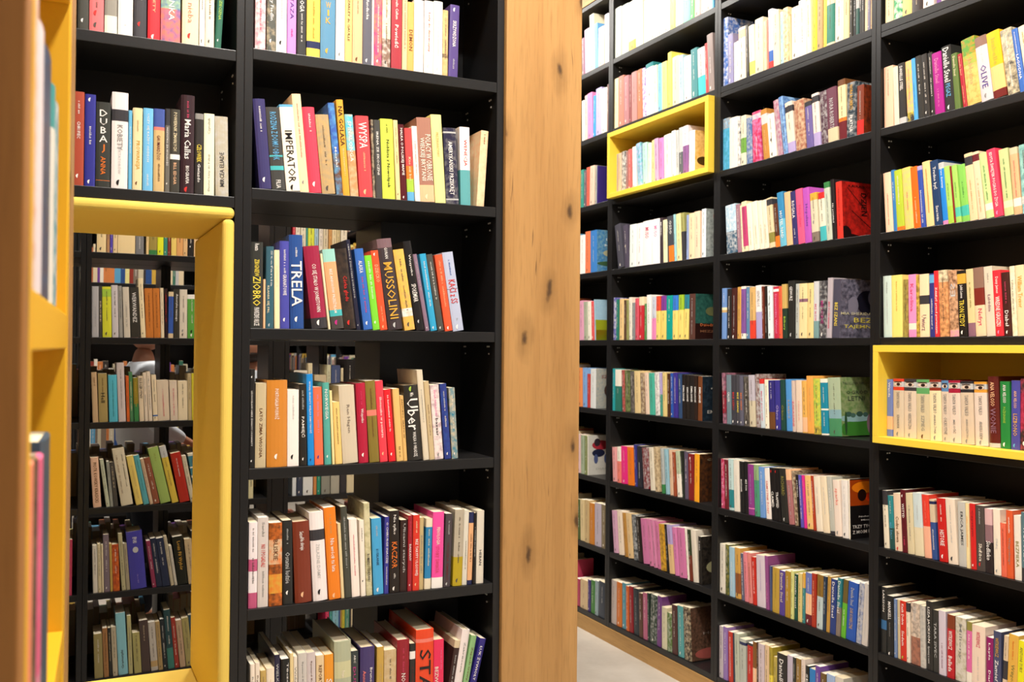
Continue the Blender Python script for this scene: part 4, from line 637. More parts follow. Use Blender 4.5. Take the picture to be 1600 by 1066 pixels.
1.1459 0.0226 0.165 -5.8 0.135 0 58301e||B 0 .25 e87828|L .9 .3 .5 c2c2c0
1.1708 0.0328 0.204 -6.4 0.135 0 3a86b4|blue book lettered HOTEL NAD, on the third shelf of the middle wall bay|B 0 .5 6cb8d0|T .65 .15 .5 f4efe8 HOTEL NAD
1.2060 0.0312 0.199 -5.0 0.135 0 e2b888|beige book between blue and navy books, on the third shelf of the middle wall bay|L .9 .1 .5 c2c2c0
1.2384 0.0266 0.197 -5.2 0.135 0 383468||T .82 .5 .6 f4efe8 ROGALA|L .3 .1 .3 f4efe8
1.2661 0.0341 0.201 -5.4 0.135 0 e85c84|pink book lettered Hopeless, on the third shelf of the middle wall bay|T .7 .3 .5 d8486c Hopeless
1.3014 0.0325 0.200 -4.7 0.135 0 b855b8|magenta book, orchid purple, on the third shelf of the middle wall bay|T .7 .3 .5 503c88 Hopeless
1.3360 0.0337 0.176 -4.9 0.135 0 d8cdb0|beige book between magenta and cream books, on the third shelf of the middle wall bay|B .85 1 dca840|M .4 8c8a86|B 0 .2 84766a
1.3755 0.0301 0.172 -4.9 0.135 0 e8e0c8|cream book seventeenth from the left, third shelf of the middle wall bay|B .87 1 d0302c|B 0 .3 48b4b8
1.4067 0.0259 0.205 -5.1 0.135 0 c4ccb8|pale grey book eighteenth from the left, third shelf of the middle wall bay|B .9 1 3c8048|L .8 .1 .5 8c8a86
1.4346 0.0173 0.210 -3.9 0.135 0 241e20||T .6 .2 .5 f4efe8 Na przykład
1.4529 0.0279 0.198 -3.0 0.210 0 e03a2e|red book twentieth from the left, third shelf of the middle wall bay|L .9 .2 .5 6a2028
@W2 0 0.0475
0.8318 0.0293 0.204 0.0 0.135 0 6a8cc0||B .57 .62 ecdcb4|B .52 .57 c4a26c|L .9 .7 .4 f4efe8
0.8637 0.0265 0.200 0.0 0.135 0 26221f||L .85 .2 .5 f4efe8|M .04 f4efe8
0.8914 0.0325 0.202 0.0 0.135 0 431f1a||L .85 .1 .5 c2c2c0|M .04 f4efe8
0.9264 0.0222 0.204 0.0 0.135 0 c8964c||
0.9511 0.0268 0.205 -0.6 0.135 0 f1e4d4||B .1 .95 7c5090
0.9790 0.0216 0.201 -0.8 0.135 0 5a80a0||
1.0030 0.0319 0.199 -1.2 0.135 0 d0a868||B 0 .35 d8402c
1.0373 0.0347 0.204 -1.8 0.135 0 ece4e0|ivory book, white above lilac, on the fourth shelf of the middle wall bay|B 0 .5 a8a0c8|T .9 .6 .5 8c8a86 SENTALOS
1.0743 0.0125 0.198 -2.1 0.135 0 6c3020||
1.0879 0.0147 0.199 -1.1 0.135 0 26211e||L .6 .1 .4 c2c2c0
1.1071 0.0267 0.197 -2.1 0.135 0 dfeaea||M .65 38363a
1.1360 0.0295 0.194 -1.9 0.135 0 c03048||T .85 .1 .5 e888b8 Dziewczęta Wisuel|B .9 .95 f4efe8
1.1666 0.0172 0.193 -1.6 0.135 0 e86040||
1.1859 0.0255 0.200 -2.1 0.135 0 c8a860||B 0 .55 26382c|T .4 .15 .6 a8cc48 Bilbary
1.2135 0.0354 0.211 -0.9 0.135 0 2a2925|black book, wide and black, lettered near its top, fourth shelf of the middle wall bay|T .9 .65 .5 f4efe8 GEWURZ|M .06 c2c2c0
1.2510 0.0204 0.198 0.0 0.135 0 b8bcb4||
1.2724 0.0401 0.197 0.0 0.135 0 eed8a0|cream book seventeenth from the left, fourth shelf of the middle wall bay|B .66 .72 8c6474
1.3135 0.0284 0.197 0.0 0.135 0 ecd190|cream book eighteenth from the left, fourth shelf of the middle wall bay|
1.3438 0.0250 0.201 0.0 0.135 0 cfcfd0||B 0 .3 7a9c9c|T .6 .3 .5 d8486c BEZ SŁÓW
1.3707 0.0339 0.201 0.0 0.135 0 444246|charcoal book lettered BEZ UCZUĆ, on the fourth shelf of the middle wall bay|T .65 .25 .5 c02c84 BEZ UCZUĆ|M .06 f4efe8|N c2c2c0 .1
1.4064 0.0239 0.209 1.5 0.135 0 b8aeb4||T .6 .15 .5 d8486c BEZ POŻEGNANIA
1.4322 0.0342 0.202 2.1 0.200 0 4a4858|charcoal book lettered BEZ SZANS, on the fourth shelf of the middle wall bay|T .6 .2 .5 ecd44c BEZ SZANS
@W2 -1 -0.2925
0.8397 0.0215 0.203 -3.2 0.135 0 a86c80||B .2 .65 a82038|N 38363a .3
0.8637 0.0300 0.196 -1.7 0.135 0 6a7c84||T .65 .45 .5 f4efe8 CALDER
0.8949 0.0283 0.196 -1.7 0.135 0 3c3a40||T .65 .3 .5 d0302c BEZ LĘKU|M .06 f4efe8
0.9245 0.0231 0.197 -1.7 0.135 0 444248||T .65 .25 .5 ecd44c BEZ SZANS|M .06 f4efe8
0.9488 0.0205 0.196 -1.9 0.135 0 5c5a68||T .65 .3 .5 e87828 BEZ WINY|M .06 f4efe8
0.9717 0.0320 0.192 -2.5 0.135 0 6a6258||N 1d1a1a .35
1.0061 0.0349 0.199 -3.1 0.135 0 c8bca0||B .5 1 b8b0b8
1.0446 0.0229 0.204 -3.2 0.135 0 6c3830||N c2c2c0 .3
1.0698 0.0226 0.186 -3.6 0.135 0 c4d0d4||B .9 1 d0302c|T .75 .15 .6 d8486c Miłość przez wieki
1.0935 0.0212 0.185 -2.2 0.135 0 f1e6cc||
1.1181 0.0319 0.182 -3.1 0.135 0 322c74||B 0 .35 6c4426|L .95 .6 .4 f4efe8
1.1522 0.0270 0.184 -2.5 0.135 0 3a3488||T .5 .2 .6 b0a0cc Okno|M .05 f4efe8
1.1814 0.0245 0.187 -2.5 0.135 0 20443c||T .5 .2 .6 8c8440 Okno
1.2081 0.0314 0.190 -2.7 0.135 0 4f92d0||T .6 .15 .5 c4a26c ŁABĘDŹ
1.2427 0.0165 0.186 -2.8 0.135 0 ccb8ac||T .6 .1 .6 d8486c ZAKAZANE
1.2602 0.0296 0.188 -2.1 0.135 0 e4ceb8||L .6 .2 .4 ee8070
1.2919 0.0241 0.186 -2.4 0.135 0 e2ae58||B .02 .3 f0bc90
1.3170 0.0326 0.205 -2.6 0.135 0 eea850|orange book, soft orange, taller than its neighbours, fifth shelf of the middle wall bay|L .8 .2 .4 c4a26c
1.3516 0.0320 0.197 -2.4 0.135 0 a0c050|lime book between orange and ivory books, on the fifth shelf of the middle wall bay|B 0 .15 8c8440|N ecd44c .25
1.3865 0.0333 0.197 -2.8 0.135 0 f0ead8|ivory book, white with two teal panels, on the fifth shelf of the middle wall bay|B .03 .44 1f86a0|B .47 .93 1f86a0|L .85 .55 .4 f4efe8|L .4 .15 .3 f4efe8
1.4217 0.0583 0.202 -3.1 0.170 0 a8b898|pale grey book twenty-first from the left, fifth shelf of the middle wall bay|B 0 .3 4a8c60|B .3 .45 86aab0
@W2 -2 -0.6325
0.8324 0.0228 0.197 -1.6 0.135 0 b03048||N e888b8 .2
0.8564 0.0262 0.196 -1.9 0.135 0 8c2024||B 0 1 6a2028|L .9 .2 .4 efe6d4
0.8851 0.0295 0.202 -2.5 0.135 0 b4ccc8||B .05 .4 2c7c80
0.9158 0.0339 0.201 -2.4 0.135 0 ded4c4||L .7 .1 .4 c2c2c0
0.9521 0.0250 0.199 -2.6 0.135 0 1e1c1c||T .65 .4 .5 f4efe8 BLIŹNIAK
0.9783 0.0224 0.202 -2.2 0.135 0 1e1c1c||T .65 .45 .5 f4efe8 BEZ TCH
1.0030 0.0325 0.194 -2.5 0.135 0 8a3a80||L .8 .2 .5 b0a0cc|B .12 .14 e888b8
1.0379 0.0286 0.196 -3.1 0.135 0 8aa878||B 0 .7 4a9070
1.0687 0.0304 0.192 -3.6 0.135 0 6a94cc||L .9 .2 .5 f4efe8
1.1014 0.0288 0.190 -4.2 0.135 0 ebe0d6||T .75 .1 .5 d0302c SAMOTNE ŻONY
1.1324 0.0251 0.195 -4.7 0.135 0 1a1616||T .55 .25 .6 f4efe8 CLAIMED|M .93 d0302c
1.1587 0.0247 0.197 -4.9 0.135 0 1a1616||T .55 .25 .6 f4efe8 TRAPPED|M .93 d0302c
1.1856 0.0370 0.199 -5.4 0.135 0 2b2a26|charcoal book between black and mauve books, on the sixth shelf of the middle wall bay|T .85 .5 .5 8c8440 RICHARD|M .06 c2c2c0
1.2270 0.0269 0.201 -6.5 0.135 0 a86c6c||B .8 1 f0bc90|L .7 .1 .4 c2c2c0
1.2562 0.0164 0.197 -7.0 0.135 0 4c2c20||N d8c4a0 .3
1.2737 0.0122 0.186 -5.6 0.135 0 1d1a1a||T .9 .5 .5 f4efe8 ZATĘSKN
1.2880 0.0141 0.187 -5.0 0.135 0 5c54b0||L .9 .1 .5 f4efe8
1.3031 0.0120 0.188 -5.1 0.135 0 d8308c||L .9 .1 .5 e888b8
1.3172 0.0317 0.189 -4.8 0.135 0 ecc068|golden book between magenta and red books, on the sixth shelf of the middle wall bay|N f0bc90 .3
1.3500 0.0117 0.192 -5.0 0.135 0 a83a20||L .9 .1 .5 f4efe8
1.3638 0.0309 0.192 -5.5 0.135 0 eee0c8|ivory book between red and cream books, on the sixth shelf of the middle wall bay|L .8 .3 .4 c2c2c0
1.3958 0.0304 0.196 -5.6 0.135 0 eedcbc|cream book twenty-second from the left, sixth shelf of the middle wall bay|L .8 .3 .4 c2c2c0
1.4291 0.0233 0.198 -6.3 0.135 0 bcbcb0||B 0 .06 38363a|L .8 .4 .4 f4efe8
1.4545 0.0313 0.191 -4.3 0.135 0 eedccc|ivory book twenty-fourth from the left, sixth shelf of the middle wall bay|T .85 .55 .6 ee8070 sparks|M .06 8c8a86
1.4877 0.0281 0.195 -2.5 0.135 0 ebe4dc|ivory book between two ivory books, on the sixth shelf of the middle wall bay|L .9 .2 .4 c2c2c0|M .06 38363a
1.5176 0.0060 0.202 -1.7 0.200 0 f0e6d0||
@W2 -3 -0.9725
0.8277 0.0362 0.196 -0.3 0.135 0 d8d0c0||M .08 38363a
0.8666 0.0214 0.199 -1.0 0.135 0 2f4024||N 8c8440 .3
0.8906 0.0315 0.194 -1.6 0.135 0 9cbccc||L .7 .1 .3 f4efe8
0.9248 0.0336 0.197 -2.3 0.135 0 c89848||B .1 .5 8c5028
0.9622 0.0165 0.181 -3.4 0.135 0 5c5c70||L .9 .1 .5 f4efe8
0.9814 0.0227 0.190 -4.0 0.135 0 d88088||L .8 .1 .4 6a2028
1.0053 0.0224 0.191 -4.2 0.135 0 d88078||L .8 .1 .4 6a2028
1.0303 0.0210 0.181 -3.8 0.135 0 c02c20||L .9 .2 .4 f4efe8
1.0538 0.0486 0.195 -2.5 0.135 0 cfc0c8|pale grey book ninth from the left, seventh shelf of the middle wall bay|L .9 .3 .4 b0a0cc
1.1048 0.0179 0.200 -3.1 0.135 0 8c4a80||L .5 .1 .5 e888b8
1.1239 0.0095 0.166 -1.6 0.135 0 4a5478||
1.1358 0.0387 0.166 0.0 0.135 0 b8963c|golden book between navy and purple books, on the seventh shelf of the middle wall bay|L .9 .3 .3 8c8440
1.1768 0.0288 0.163 0.0 0.135 0 54408c||T .95 .3 .5 ecdcb4 Danielle Steel
1.2079 0.0261 0.168 0.0 0.135 0 a8842c||
1.2362 0.0157 0.174 0.0 0.135 0 d8d888||
1.2542 0.0156 0.166 0.0 0.135 0 1f4c3c||T .95 .1 .5 f4efe8 Danielle Steel
1.2721 0.0199 0.173 0.0 0.135 0 d8c480||L .8 .2 .4 8c8440
1.2941 0.0131 0.179 0.0 0.135 0 3c8484||B .7 1 dca840
1.3095 0.0303 0.184 0.0 0.135 0 6a78b8|blue book, sunset coloured, on the seventh shelf of the middle wall bay|B .2 .6 f0bc90|B 0 .2 6a2028
1.3420 0.0203 0.188 0.0 0.135 0 a83420||L .9 .2 .4 f0bc90
1.3644 0.0286 0.189 1.0 0.135 0 bccac8|pale grey book, pale grey below ochre, on the seventh shelf of the middle wall bay|B .6 1 8c6a2c
1.3951 0.0147 0.189 0.9 0.135 0 28384c||L .9 .3 .5 c2c2c0
1.4118 0.0156 0.194 2.0 0.135 0 bc9040||
1.4295 0.0267 0.189 1.5 0.135 0 2c3f7c||T .95 .3 .5 f4efe8 Danielle Steel
1.4583 0.0193 0.199 2.5 0.135 0 2c7c84||B 0 .5 84766a|T .95 .4 .7 f4efe8 Danielle Steel
1.4796 0.0211 0.199 3.5 0.135 0 62b030||B .6 1 6a5a2c|L .5 .2 .4 f4efe8
1.5037 0.0414 0.198 3.6 0.135 0 2c56ac|blue book, saturated blue, leaning right, on the seventh shelf of the middle wall bay|T .9 .6 .4 c2c2c0 Danielle Steel|T .55 .2 .4 c4a26c DAR KONIECZNE
1.5471 0.0221 0.204 4.2 0.135 0 b8b8bc||N 2c5ca8 .15
1.5712 0.0255 0.206 3.8 0.150 0 d0c8c0|ivory book, pale and last on its shelf, seventh shelf of the middle wall bay|L .9 .1 .5 c2c2c0
@W2 -4 -1.3125
0.8277 0.0258 0.205 -0.3 0.135 0 b8acb0||
0.8560 0.0271 0.209 -0.9 0.135 0 8a6ca8||L .9 .3 .3 f4efe8
0.8856 0.0266 0.197 -1.5 0.135 0 b83424||L .9 .1 .4 f4efe8
0.9146 0.0084 0.198 -2.0 0.135 0 2c3a4c||
0.9254 0.0284 0.201 -2.2 0.135 0 b4b8a4||
0.9561 0.0383 0.190 -1.6 0.135 0 b0b4a8||B .88 .94 262c54
0.9968 0.0331 0.186 0.0 0.135 0 b82418||B .95 1 38363a
1.0322 0.0203 0.199 -0.6 0.135 0 7c5020||B 0 .5 f0bc90|L .5 .1 .5 f4efe8
1.0536 0.0101 0.202 -0.8 0.135 0 4c3020||
1.0648 0.0333 0.201 -1.0 0.135 0 c8b8bc||
1.1003 0.0230 0.207 0.0 0.135 0 dcbc94||B 0 .15 6c4426
1.1255 0.0184 0.205 -0.5 0.135 0 a89430||B 0 .5 ecd44c
1.1450 0.0204 0.176 0.0 0.135 0 b8a44c||
1.1676 0.0508 0.198 0.0 0.135 0 2a2622||T .9 .1 .5 f4efe8 Danielle Steel
1.2194 0.0280 0.203 -0.2 0.135 0 c0b4c4||L .8 .2 .5 c2c2c0
1.2495 0.0154 0.204 0.0 0.135 0 2c2e28||
1.2669 0.0244 0.206 0.0 0.135 0 8c6c34||B 0 .45 e888b8
1.2933 0.0191 0.212 0.0 0.135 0 e0d0c4||
1.3144 0.0169 0.194 0.0 0.135 0 20201c||T .85 .2 .6 f4efe8 SERCA
1.3332 0.0284 0.190 0.0 0.135 0 2c7cc0||T .7 .3 .6 b0a0cc Cis
1.3636 0.0232 0.209 0.0 0.135 0 6c4498||
1.3887 0.0257 0.191 -0.5 0.135 0 6c5228||
1.4163 0.0374 0.197 0.0 0.135 0 9cb4d8||L .8 .2 .4 d8486c
1.4556 0.0384 0.201 0.0 0.130 0 d4ccbc||
@W1 4 1.4075
0.0020 0.0540 0.242 -0.2 0.135 0 c5c9b8|pale grey book first from the left, first shelf down, bay right of column|M .2 8c8a86
0.0591 0.0596 0.238 -0.9 0.135 0 c3cfc0|pale grey book second from the left, first shelf down, bay right of column|
0.1232 0.0608 0.234 -1.9 0.135 0 e6dfc0|cream book third from the left, first shelf down, bay right of column|B 0 .2 dca840
0.1870 0.0579 0.224 -1.6 0.135 0 dcdac4|beige book fourth from the left, first shelf down, bay right of column|
0.2477 0.0496 0.200 0.0 0.135 0 d8d8c6||
0.2987 0.0555 0.204 0.0 0.135 0 e8e2cc||
0.3556 0.0530 0.210 0.0 0.135 0 f4eed8||
0.4113 0.0440 0.210 0.0 0.135 0 efe6d4||
0.4566 0.0380 0.210 0.0 0.135 0 e8e46c||
0.4959 0.0539 0.210 0.0 0.135 0 f0ecc8||
0.5511 0.0515 0.200 0.0 0.135 0 74d09c||
0.6050 0.0283 0.200 0.0 0.135 0 54a05c||
0.6346 0.0412 0.200 0.0 0.135 0 e89c98||
0.6770 0.0345 0.200 0.0 0.135 0 efe6d4||
0.7127 0.0340 0.200 0.0 0.135 0 ecdcb4||
0.7478 0.0150 0.200 0.0 0.135 0 64acd8||
@W1 3 1.0675
0.0020 0.0327 0.241 -0.2 0.135 0 f0dca8||
0.0365 0.0493 0.243 -0.6 0.135 0 b87868||
0.0875 0.0433 0.231 -0.9 0.135 0 a87478||
0.1325 0.0164 0.227 -1.0 0.135 0 8a4c4c||
0.1505 0.0454 0.234 -1.3 0.135 0 b48480||
0.1992 0.0446 0.233 -2.0 0.135 0 b47454||
0.2470 0.0267 0.230 -2.7 0.135 0 8c6cb0||N f4efe8 .3
0.2768 0.0601 0.239 -2.5 0.135 0 e4f0e0|white book eighth from the left, second shelf down, bay right of column|B .92 1 2c7c80|M .4 8c8a86
0.3399 0.0257 0.218 -2.8 0.135 0 e8ecc8||
0.3687 0.0299 0.215 -1.2 0.135 0 7cb8dc||
0.4016 0.0398 0.214 -1.7 0.135 0 f0d084||
0.4444 0.0291 0.246 -0.9 0.135 0 f4e468||
0.4764 0.0516 0.216 -1.0 0.135 0 e4ccb0|beige book thirteenth from the left, second shelf down, bay right of column|
0.5308 0.0282 0.209 -1.1 0.135 0 a8c8d4||
0.5618 0.0501 0.194 -1.2 0.135 0 f6f0e0|ivory book fifteenth from the left, second shelf down, bay right of column|
0.6160 0.0436 0.212 -2.3 0.135 0 4a8488||M .1 f4efe8
0.6624 0.0507 0.202 -3.0 0.135 0 44b8b8|turquoise book seventeenth from the left, second shelf down, bay right of column|B .4 1 c2c2c0
0.7144 0.0183 0.211 -3.2 0.135 0 d84444||
0.7354 0.0385 0.242 -3.8 0.135 0 8a7c78|grey brown book nineteenth from the left, second shelf down, bay right of column|M .06 f4efe8|L .6 .3 .5 f4efe8
@W1 2 0.7495
0.0240 0.0060 0.193 -0.3 0.135 0 b0aca8||
0.0304 0.0060 0.189 0.0 0.135 0 8c5c58||
0.0368 0.0301 0.192 0.0 0.135 0 e4bca0||
0.0686 0.0371 0.195 0.0 0.135 0 4c4844||N f4efe8 .3
0.1074 0.0183 0.189 0.0 0.135 0 9c706c||
0.1291 0.0297 0.194 -0.9 0.135 0 c06460||
0.1621 0.0325 0.200 -1.7 0.135 0 f4efe8||
0.2107 0.0396 0.209 -5.8 0.135 0 b4b8dc||N 48b4b8 .3
0.2521 0.0376 0.201 -2.4 0.135 0 b0e0cc||
0.2912 0.0263 0.192 0.0 0.135 0 efe6d4||
0.3206 0.0229 0.201 -0.8 0.135 0 f0cc90||
0.3511 0.0301 0.202 -2.8 0.135 0 c8a0c0||
0.3842 0.0356 0.197 -1.5 0.135 0 d884c0||
0.4227 0.0537 0.203 -2.2 0.135 0 efe6d4|wide ivory book between magenta and white books, in the small yellow niche|
0.4793 0.0285 0.211 -2.5 0.135 0 f4efe8||
0.5107 0.0169 0.208 -1.7 0.135 0 c2c2c0||
0.5290 0.0293 0.214 -0.9 0.135 0 5c6064||B .5 1 c2c2c0
0.5611 0.0385 0.213 -1.5 0.135 0 e8dce4||B 0 .6 8a5c90
0.6024 0.0405 0.183 0.0 0.150 0 f8f4ee||
@W1 1 0.3875
0.0465 0.0508 0.213 -9.9 0.135 0 4a4852||
0.1027 0.0381 0.202 -5.8 0.135 0 504858||M .5 ecdcb4
0.1455 0.0584 0.199 0.0 0.135 0 eef4ec||
0.2069 0.0482 0.198 0.0 0.135 0 fbf3ee||
0.2566 0.0697 0.202 0.0 0.135 0 fbf0ec|wide white book lettered MUSO, on the fourth shelf down, bay right of column|T .85 .6 .5 d8486c MUSO
0.3291 0.0593 0.202 -0.7 0.135 0 fdf4ee|white book sixth from the left, fourth shelf down, bay right of column|T .85 .6 .5 e888b8 MUSO
0.3912 0.0216 0.203 -1.3 0.135 0 3c3036||T .9 .6 .5 f4efe8 MUSSO
0.4155 0.0320 0.190 -2.0 0.135 0 eee4b8||
0.4489 0.0119 0.202 -2.3 0.135 0 3a3c40||T .9 .6 .5 f4efe8 OSSO
0.4621 0.0378 0.201 -2.6 0.135 0 43444a||B 0 .35 e87828|T .9 .6 .5 f4efe8 OSSO
0.5025 0.0154 0.205 -3.2 0.135 0 98c8cc||
0.5192 0.0368 0.204 -3.1 0.135 0 f6dca0||
0.5586 0.0249 0.204 -3.6 0.135 0 a09c5c||B 0 .6 38363a
0.5861 0.0161 0.191 0.0 0.135 0 90a0c8||
0.6046 0.0402 0.195 -0.6 0.135 0 eccfa8||
0.6472 0.0394 0.197 -1.2 0.135 0 f0ccae||
0.6925 0.0293 0.202 0.0 0.150 0 d8e0e2||
@W1 0 0.0475
0.0020 0.0232 0.204 0.0 0.135 0 5858a8||N f4efe8 .2
0.0268 0.0222 0.194 0.0 0.135 0 2c7868||
0.0585 0.0391 0.195 0.0 0.135 0 ecc88c||
0.0991 0.0201 0.188 -0.4 0.135 0 5c4030||
0.1208 0.0199 0.187 -0.7 0.135 0 98985c||
0.1437 0.0243 0.199 -1.5 0.135 0 efe6d4||
0.1695 0.0225 0.172 0.0 0.135 0 888c8c||
0.1950 0.0296 0.192 -0.9 0.135 0 dc5868||
0.2290 0.0378 0.197 0.0 0.135 0 c83038||B .8 1 ecdcb4
0.2712 0.0186 0.164 0.0 0.135 0 5c8c50||
0.2941 0.0339 0.203 -1.1 0.135 0 f4f0ea||
0.3294 0.0333 0.193 0.0 0.135 0 c8ccd8||B 0 .5 e888b8
0.3669 0.0328 0.194 0.0 0.135 0 ecd274||B .66 1 e05038
0.4010 0.0402 0.194 0.0 0.135 0 ecd070||B .66 1 7c3c90
0.4438 0.0458 0.193 0.0 0.135 0 10988c||
0.4923 0.0384 0.191 0.0 0.135 0 ecd274||B .66 1 3878cc
0.5319 0.0376 0.192 0.0 0.135 0 ecd274||B .66 1 98b830
0.5720 0.0332 0.190 1.8 0.135 0 e8d074||B .68 1 2a7c8c
0.6100 0.0421 0.192 0.5 0.180 0 54342c||L .9 .1 .5 c2c2c0
@W1 -1 -0.2925
0.0020 0.0201 0.202 -0.3 0.135 0 2c9ca0||
0.0237 0.0536 0.198 -0.6 0.135 0 2c7060||B .6 1 efe6d4
0.0898 0.0232 0.196 -3.2 0.135 0 c06058||N 1d1a1a .2
0.1146 0.0442 0.196 -2.3 0.135 0 849058||N 1d1a1a .3
0.1604 0.0315 0.193 -2.6 0.135 0 7c746c||N 1d1a1a .3
0.1979 0.0486 0.195 -2.7 0.135 0 e8cc94||
0.2509 0.0303 0.187 -2.8 0.135 0 70503c||N d8c4a0 .3
0.2856 0.0313 0.190 -4.0 0.135 0 eed0b8||
0.3212 0.0405 0.189 -3.2 0.135 0 4cb098||
0.3645 0.0384 0.194 -3.9 0.135 0 e8e4dc||N 8c6474 .1
0.4044 0.0189 0.191 -3.5 0.135 0 48907c||B .5 1 b0a0cc
0.4247 0.0295 0.195 -1.9 0.135 0 e2c884||
0.4568 0.0212 0.190 -1.5 0.135 0 4c2c1c||
0.4793 0.0235 0.193 -1.8 0.135 0 2c54a8||
0.5041 0.0310 0.196 -1.6 0.135 0 3c3088||L .9 .3 .5 f4efe8
0.5377 0.0267 0.191 -2.2 0.135 0 30486c||
0.5670 0.0251 0.189 -1.2 0.135 0 221c1a||T .75 .4 .5 f4efe8 EMILIANE
0.5946 0.0236 0.187 -1.3 0.135 0 241e1a||T .72 .4 .5 f4efe8 EMILIANE
0.6231 0.0281 0.187 -1.3 0.135 0 221c1a||T .75 .4 .5 f4efe8 EMILIANE
0.6524 0.0217 0.186 -1.3 0.135 0 2a1c16||T .75 .4 .5 f4efe8 EMILIANE
0.6753 0.0298 0.185 0.0 0.180 0 6c3c20||T .75 .4 .5 f4efe8 EMILIANE
@W1 -2 -0.6325
0.0128 0.0381 0.164 -4.1 0.135 0 e49c9c||
0.0525 0.0330 0.170 -1.9 0.135 0 efe6d4||B 0 .6 ee8070
0.0886 0.0540 0.177 -2.8 0.135 0 e82c80||
0.1457 0.0528 0.177 -3.7 0.135 0 ee7a20||
0.2016 0.0193 0.194 -4.5 0.135 0 3c3c84||
0.2239 0.0381 0.190 -2.8 0.135 0 2c2c34||L .6 .2 .5 f4efe8
0.2766 0.0485 0.187 -5.6 0.135 0 7c2028||N c2c2c0 .2
0.3310 0.0378 0.194 -5.4 0.135 0 e8dcc4||
0.3704 0.0330 0.200 -5.6 0.135 0 d4bc94||N 6c4426 .1
0.4214 0.0230 0.198 -4.5 0.135 0 b4b8b4||B 0 .2 3c8048
0.4512 0.0267 0.197 -5.3 0.135 0 94bcc8||
0.4806 0.0238 0.198 -4.1 0.135 0 dcb898||
0.5071 0.0196 0.190 -4.6 0.135 0 9c4c30||
0.5345 0.0347 0.198 -5.3 0.135 0 b8c0a0||B 0 .5 efe6d4
0.5732 0.0127 0.201 -6.3 0.135 0 2c3028||
0.5885 0.0252 0.201 -2.4 0.135 0 5c5064||
0.6162 0.0385 0.195 -2.1 0.135 0 7c2020||M .9 f4efe8
0.6572 0.0342 0.200 0.0 0.190 0 eca024||
@W1 -3 -0.9725
0.0273 0.0419 0.201 -7.0 0.135 0 d0a0b8||
0.0726 0.0445 0.206 -6.3 0.135 0 ecd8c0||
0.1221 0.0281 0.204 -7.5 0.135 0 b8843c||
0.1520 0.0431 0.207 -7.5 0.135 0 e2c08c||
0.1986 0.0379 0.208 -7.0 0.135 0 30383c||N c2c2c0 .25
0.2399 0.0343 0.206 -7.7 0.135 0 28201c||
0.2775 0.0497 0.203 -8.3 0.135 0 d078a4||
0.3292 0.0345 0.208 -8.6 0.135 0 d880a8||
0.3654 0.0255 0.209 -8.9 0.135 0 d484a8||
0.3927 0.0240 0.210 -6.4 0.135 0 d078a0||
0.4196 0.0417 0.203 -6.1 0.135 0 d8a430||N 6c4426 .2
0.4643 0.0178 0.208 -6.8 0.135 0 1d1a1a||
0.4850 0.0365 0.210 -7.4 0.135 0 dcb884||B .6 1 b0a0cc
0.5245 0.0320 0.206 -7.6 0.135 0 d47cac||
0.5594 0.0486 0.211 -6.0 0.135 0 cc74a0|pink book fifteenth from the left, eighth shelf down, bay right of column|
0.6109 0.0155 0.216 -6.6 0.135 0 efe6d4||
0.6277 0.0205 0.214 -5.7 0.135 0 6c3020||B .5 1 2c3820
0.6509 0.0353 0.216 -6.2 0.135 0 ddd2c0||L .8 .2 .4 c2c2c0
0.6903 0.0212 0.198 -2.6 0.160 0 201c18||L .9 .7 .4 f4efe8
@W1 -4 -1.3125
0.0020 0.0488 0.207 0.0 0.135 0 b8a8a0||
0.0530 0.0450 0.208 -0.5 0.135 0 c86c24||
0.1001 0.0359 0.213 -1.0 0.135 0 4c8c9c||
0.1381 0.0251 0.207 -1.4 0.135 0 c8602c||
0.1652 0.0310 0.212 -1.9 0.135 0 8c2028||L .8 .2 .5 f4efe8
0.2025 0.0428 0.211 -2.8 0.135 0 2c3238||L .8 .2 .5 c2c2c0
0.2473 0.0302 0.199 -2.3 0.135 0 54382c||
0.2795 0.0338 0.209 -1.8 0.135 0 b0607c||
0.3153 0.0177 0.214 -2.2 0.135 0 24342c||
0.3350 0.0524 0.217 1.3 0.135 0 243828|green book tenth from the left, ninth shelf down, bay right of column|N c2c2c0 .1
0.3893 0.0324 0.222 0.9 0.135 0 6c3c78||
0.4273 0.0394 0.182 -0.8 0.135 0 d0c8a8||
0.4686 0.0351 0.167 -1.3 0.135 0 54702c||N c2c2c0 .1
0.5055 0.0382 0.210 -1.8 0.135 0 4c2c28||
0.5473 0.0411 0.215 -2.7 0.135 0 549898||
0.5937 0.0523 0.221 -4.0 0.180 0 30241c|charcoal book sixteenth from the left, ninth shelf down, bay right of column|N d8c4a0 .2
@W0 4 1.4075
-0.3170 0.0293 0.192 -2.9 0.135 0 8c6474||
-0.2872 0.0501 0.228 -2.9 0.135 0 d8b8d0||
-0.2353 0.0425 0.289 -3.2 0.180 0 e8e4c8||
-0.1909 0.0348 0.229 -3.5 0.135 0 68a8dc||
-0.1543 0.0564 0.195 -0.8 0.135 0 ecc8b0||
-0.0945 0.0383 0.245 -1.7 0.135 0 ecdce8||
@W0 3 1.0675
-0.3147 0.0298 0.210 -1.3 0.135 0 efe6d4||
-0.2830 0.0255 0.230 -1.7 0.135 0 e8b8b0||
-0.2555 0.0483 0.233 -2.1 0.135 0 e49484||B 0 1 e888b8
-0.2052 0.0267 0.209 0.0 0.135 0 3c90cc||
-0.1766 0.0543 0.237 -0.4 0.135 0 b0a8d8||
-0.1205 0.0494 0.223 0.0 0.135 0 ece8d0||
-0.0693 0.0162 0.234 -0.4 0.135 0 7c5c58||
@W0 2 0.7275
-0.3253 0.0317 0.195 0.0 0.135 0 3c9484||
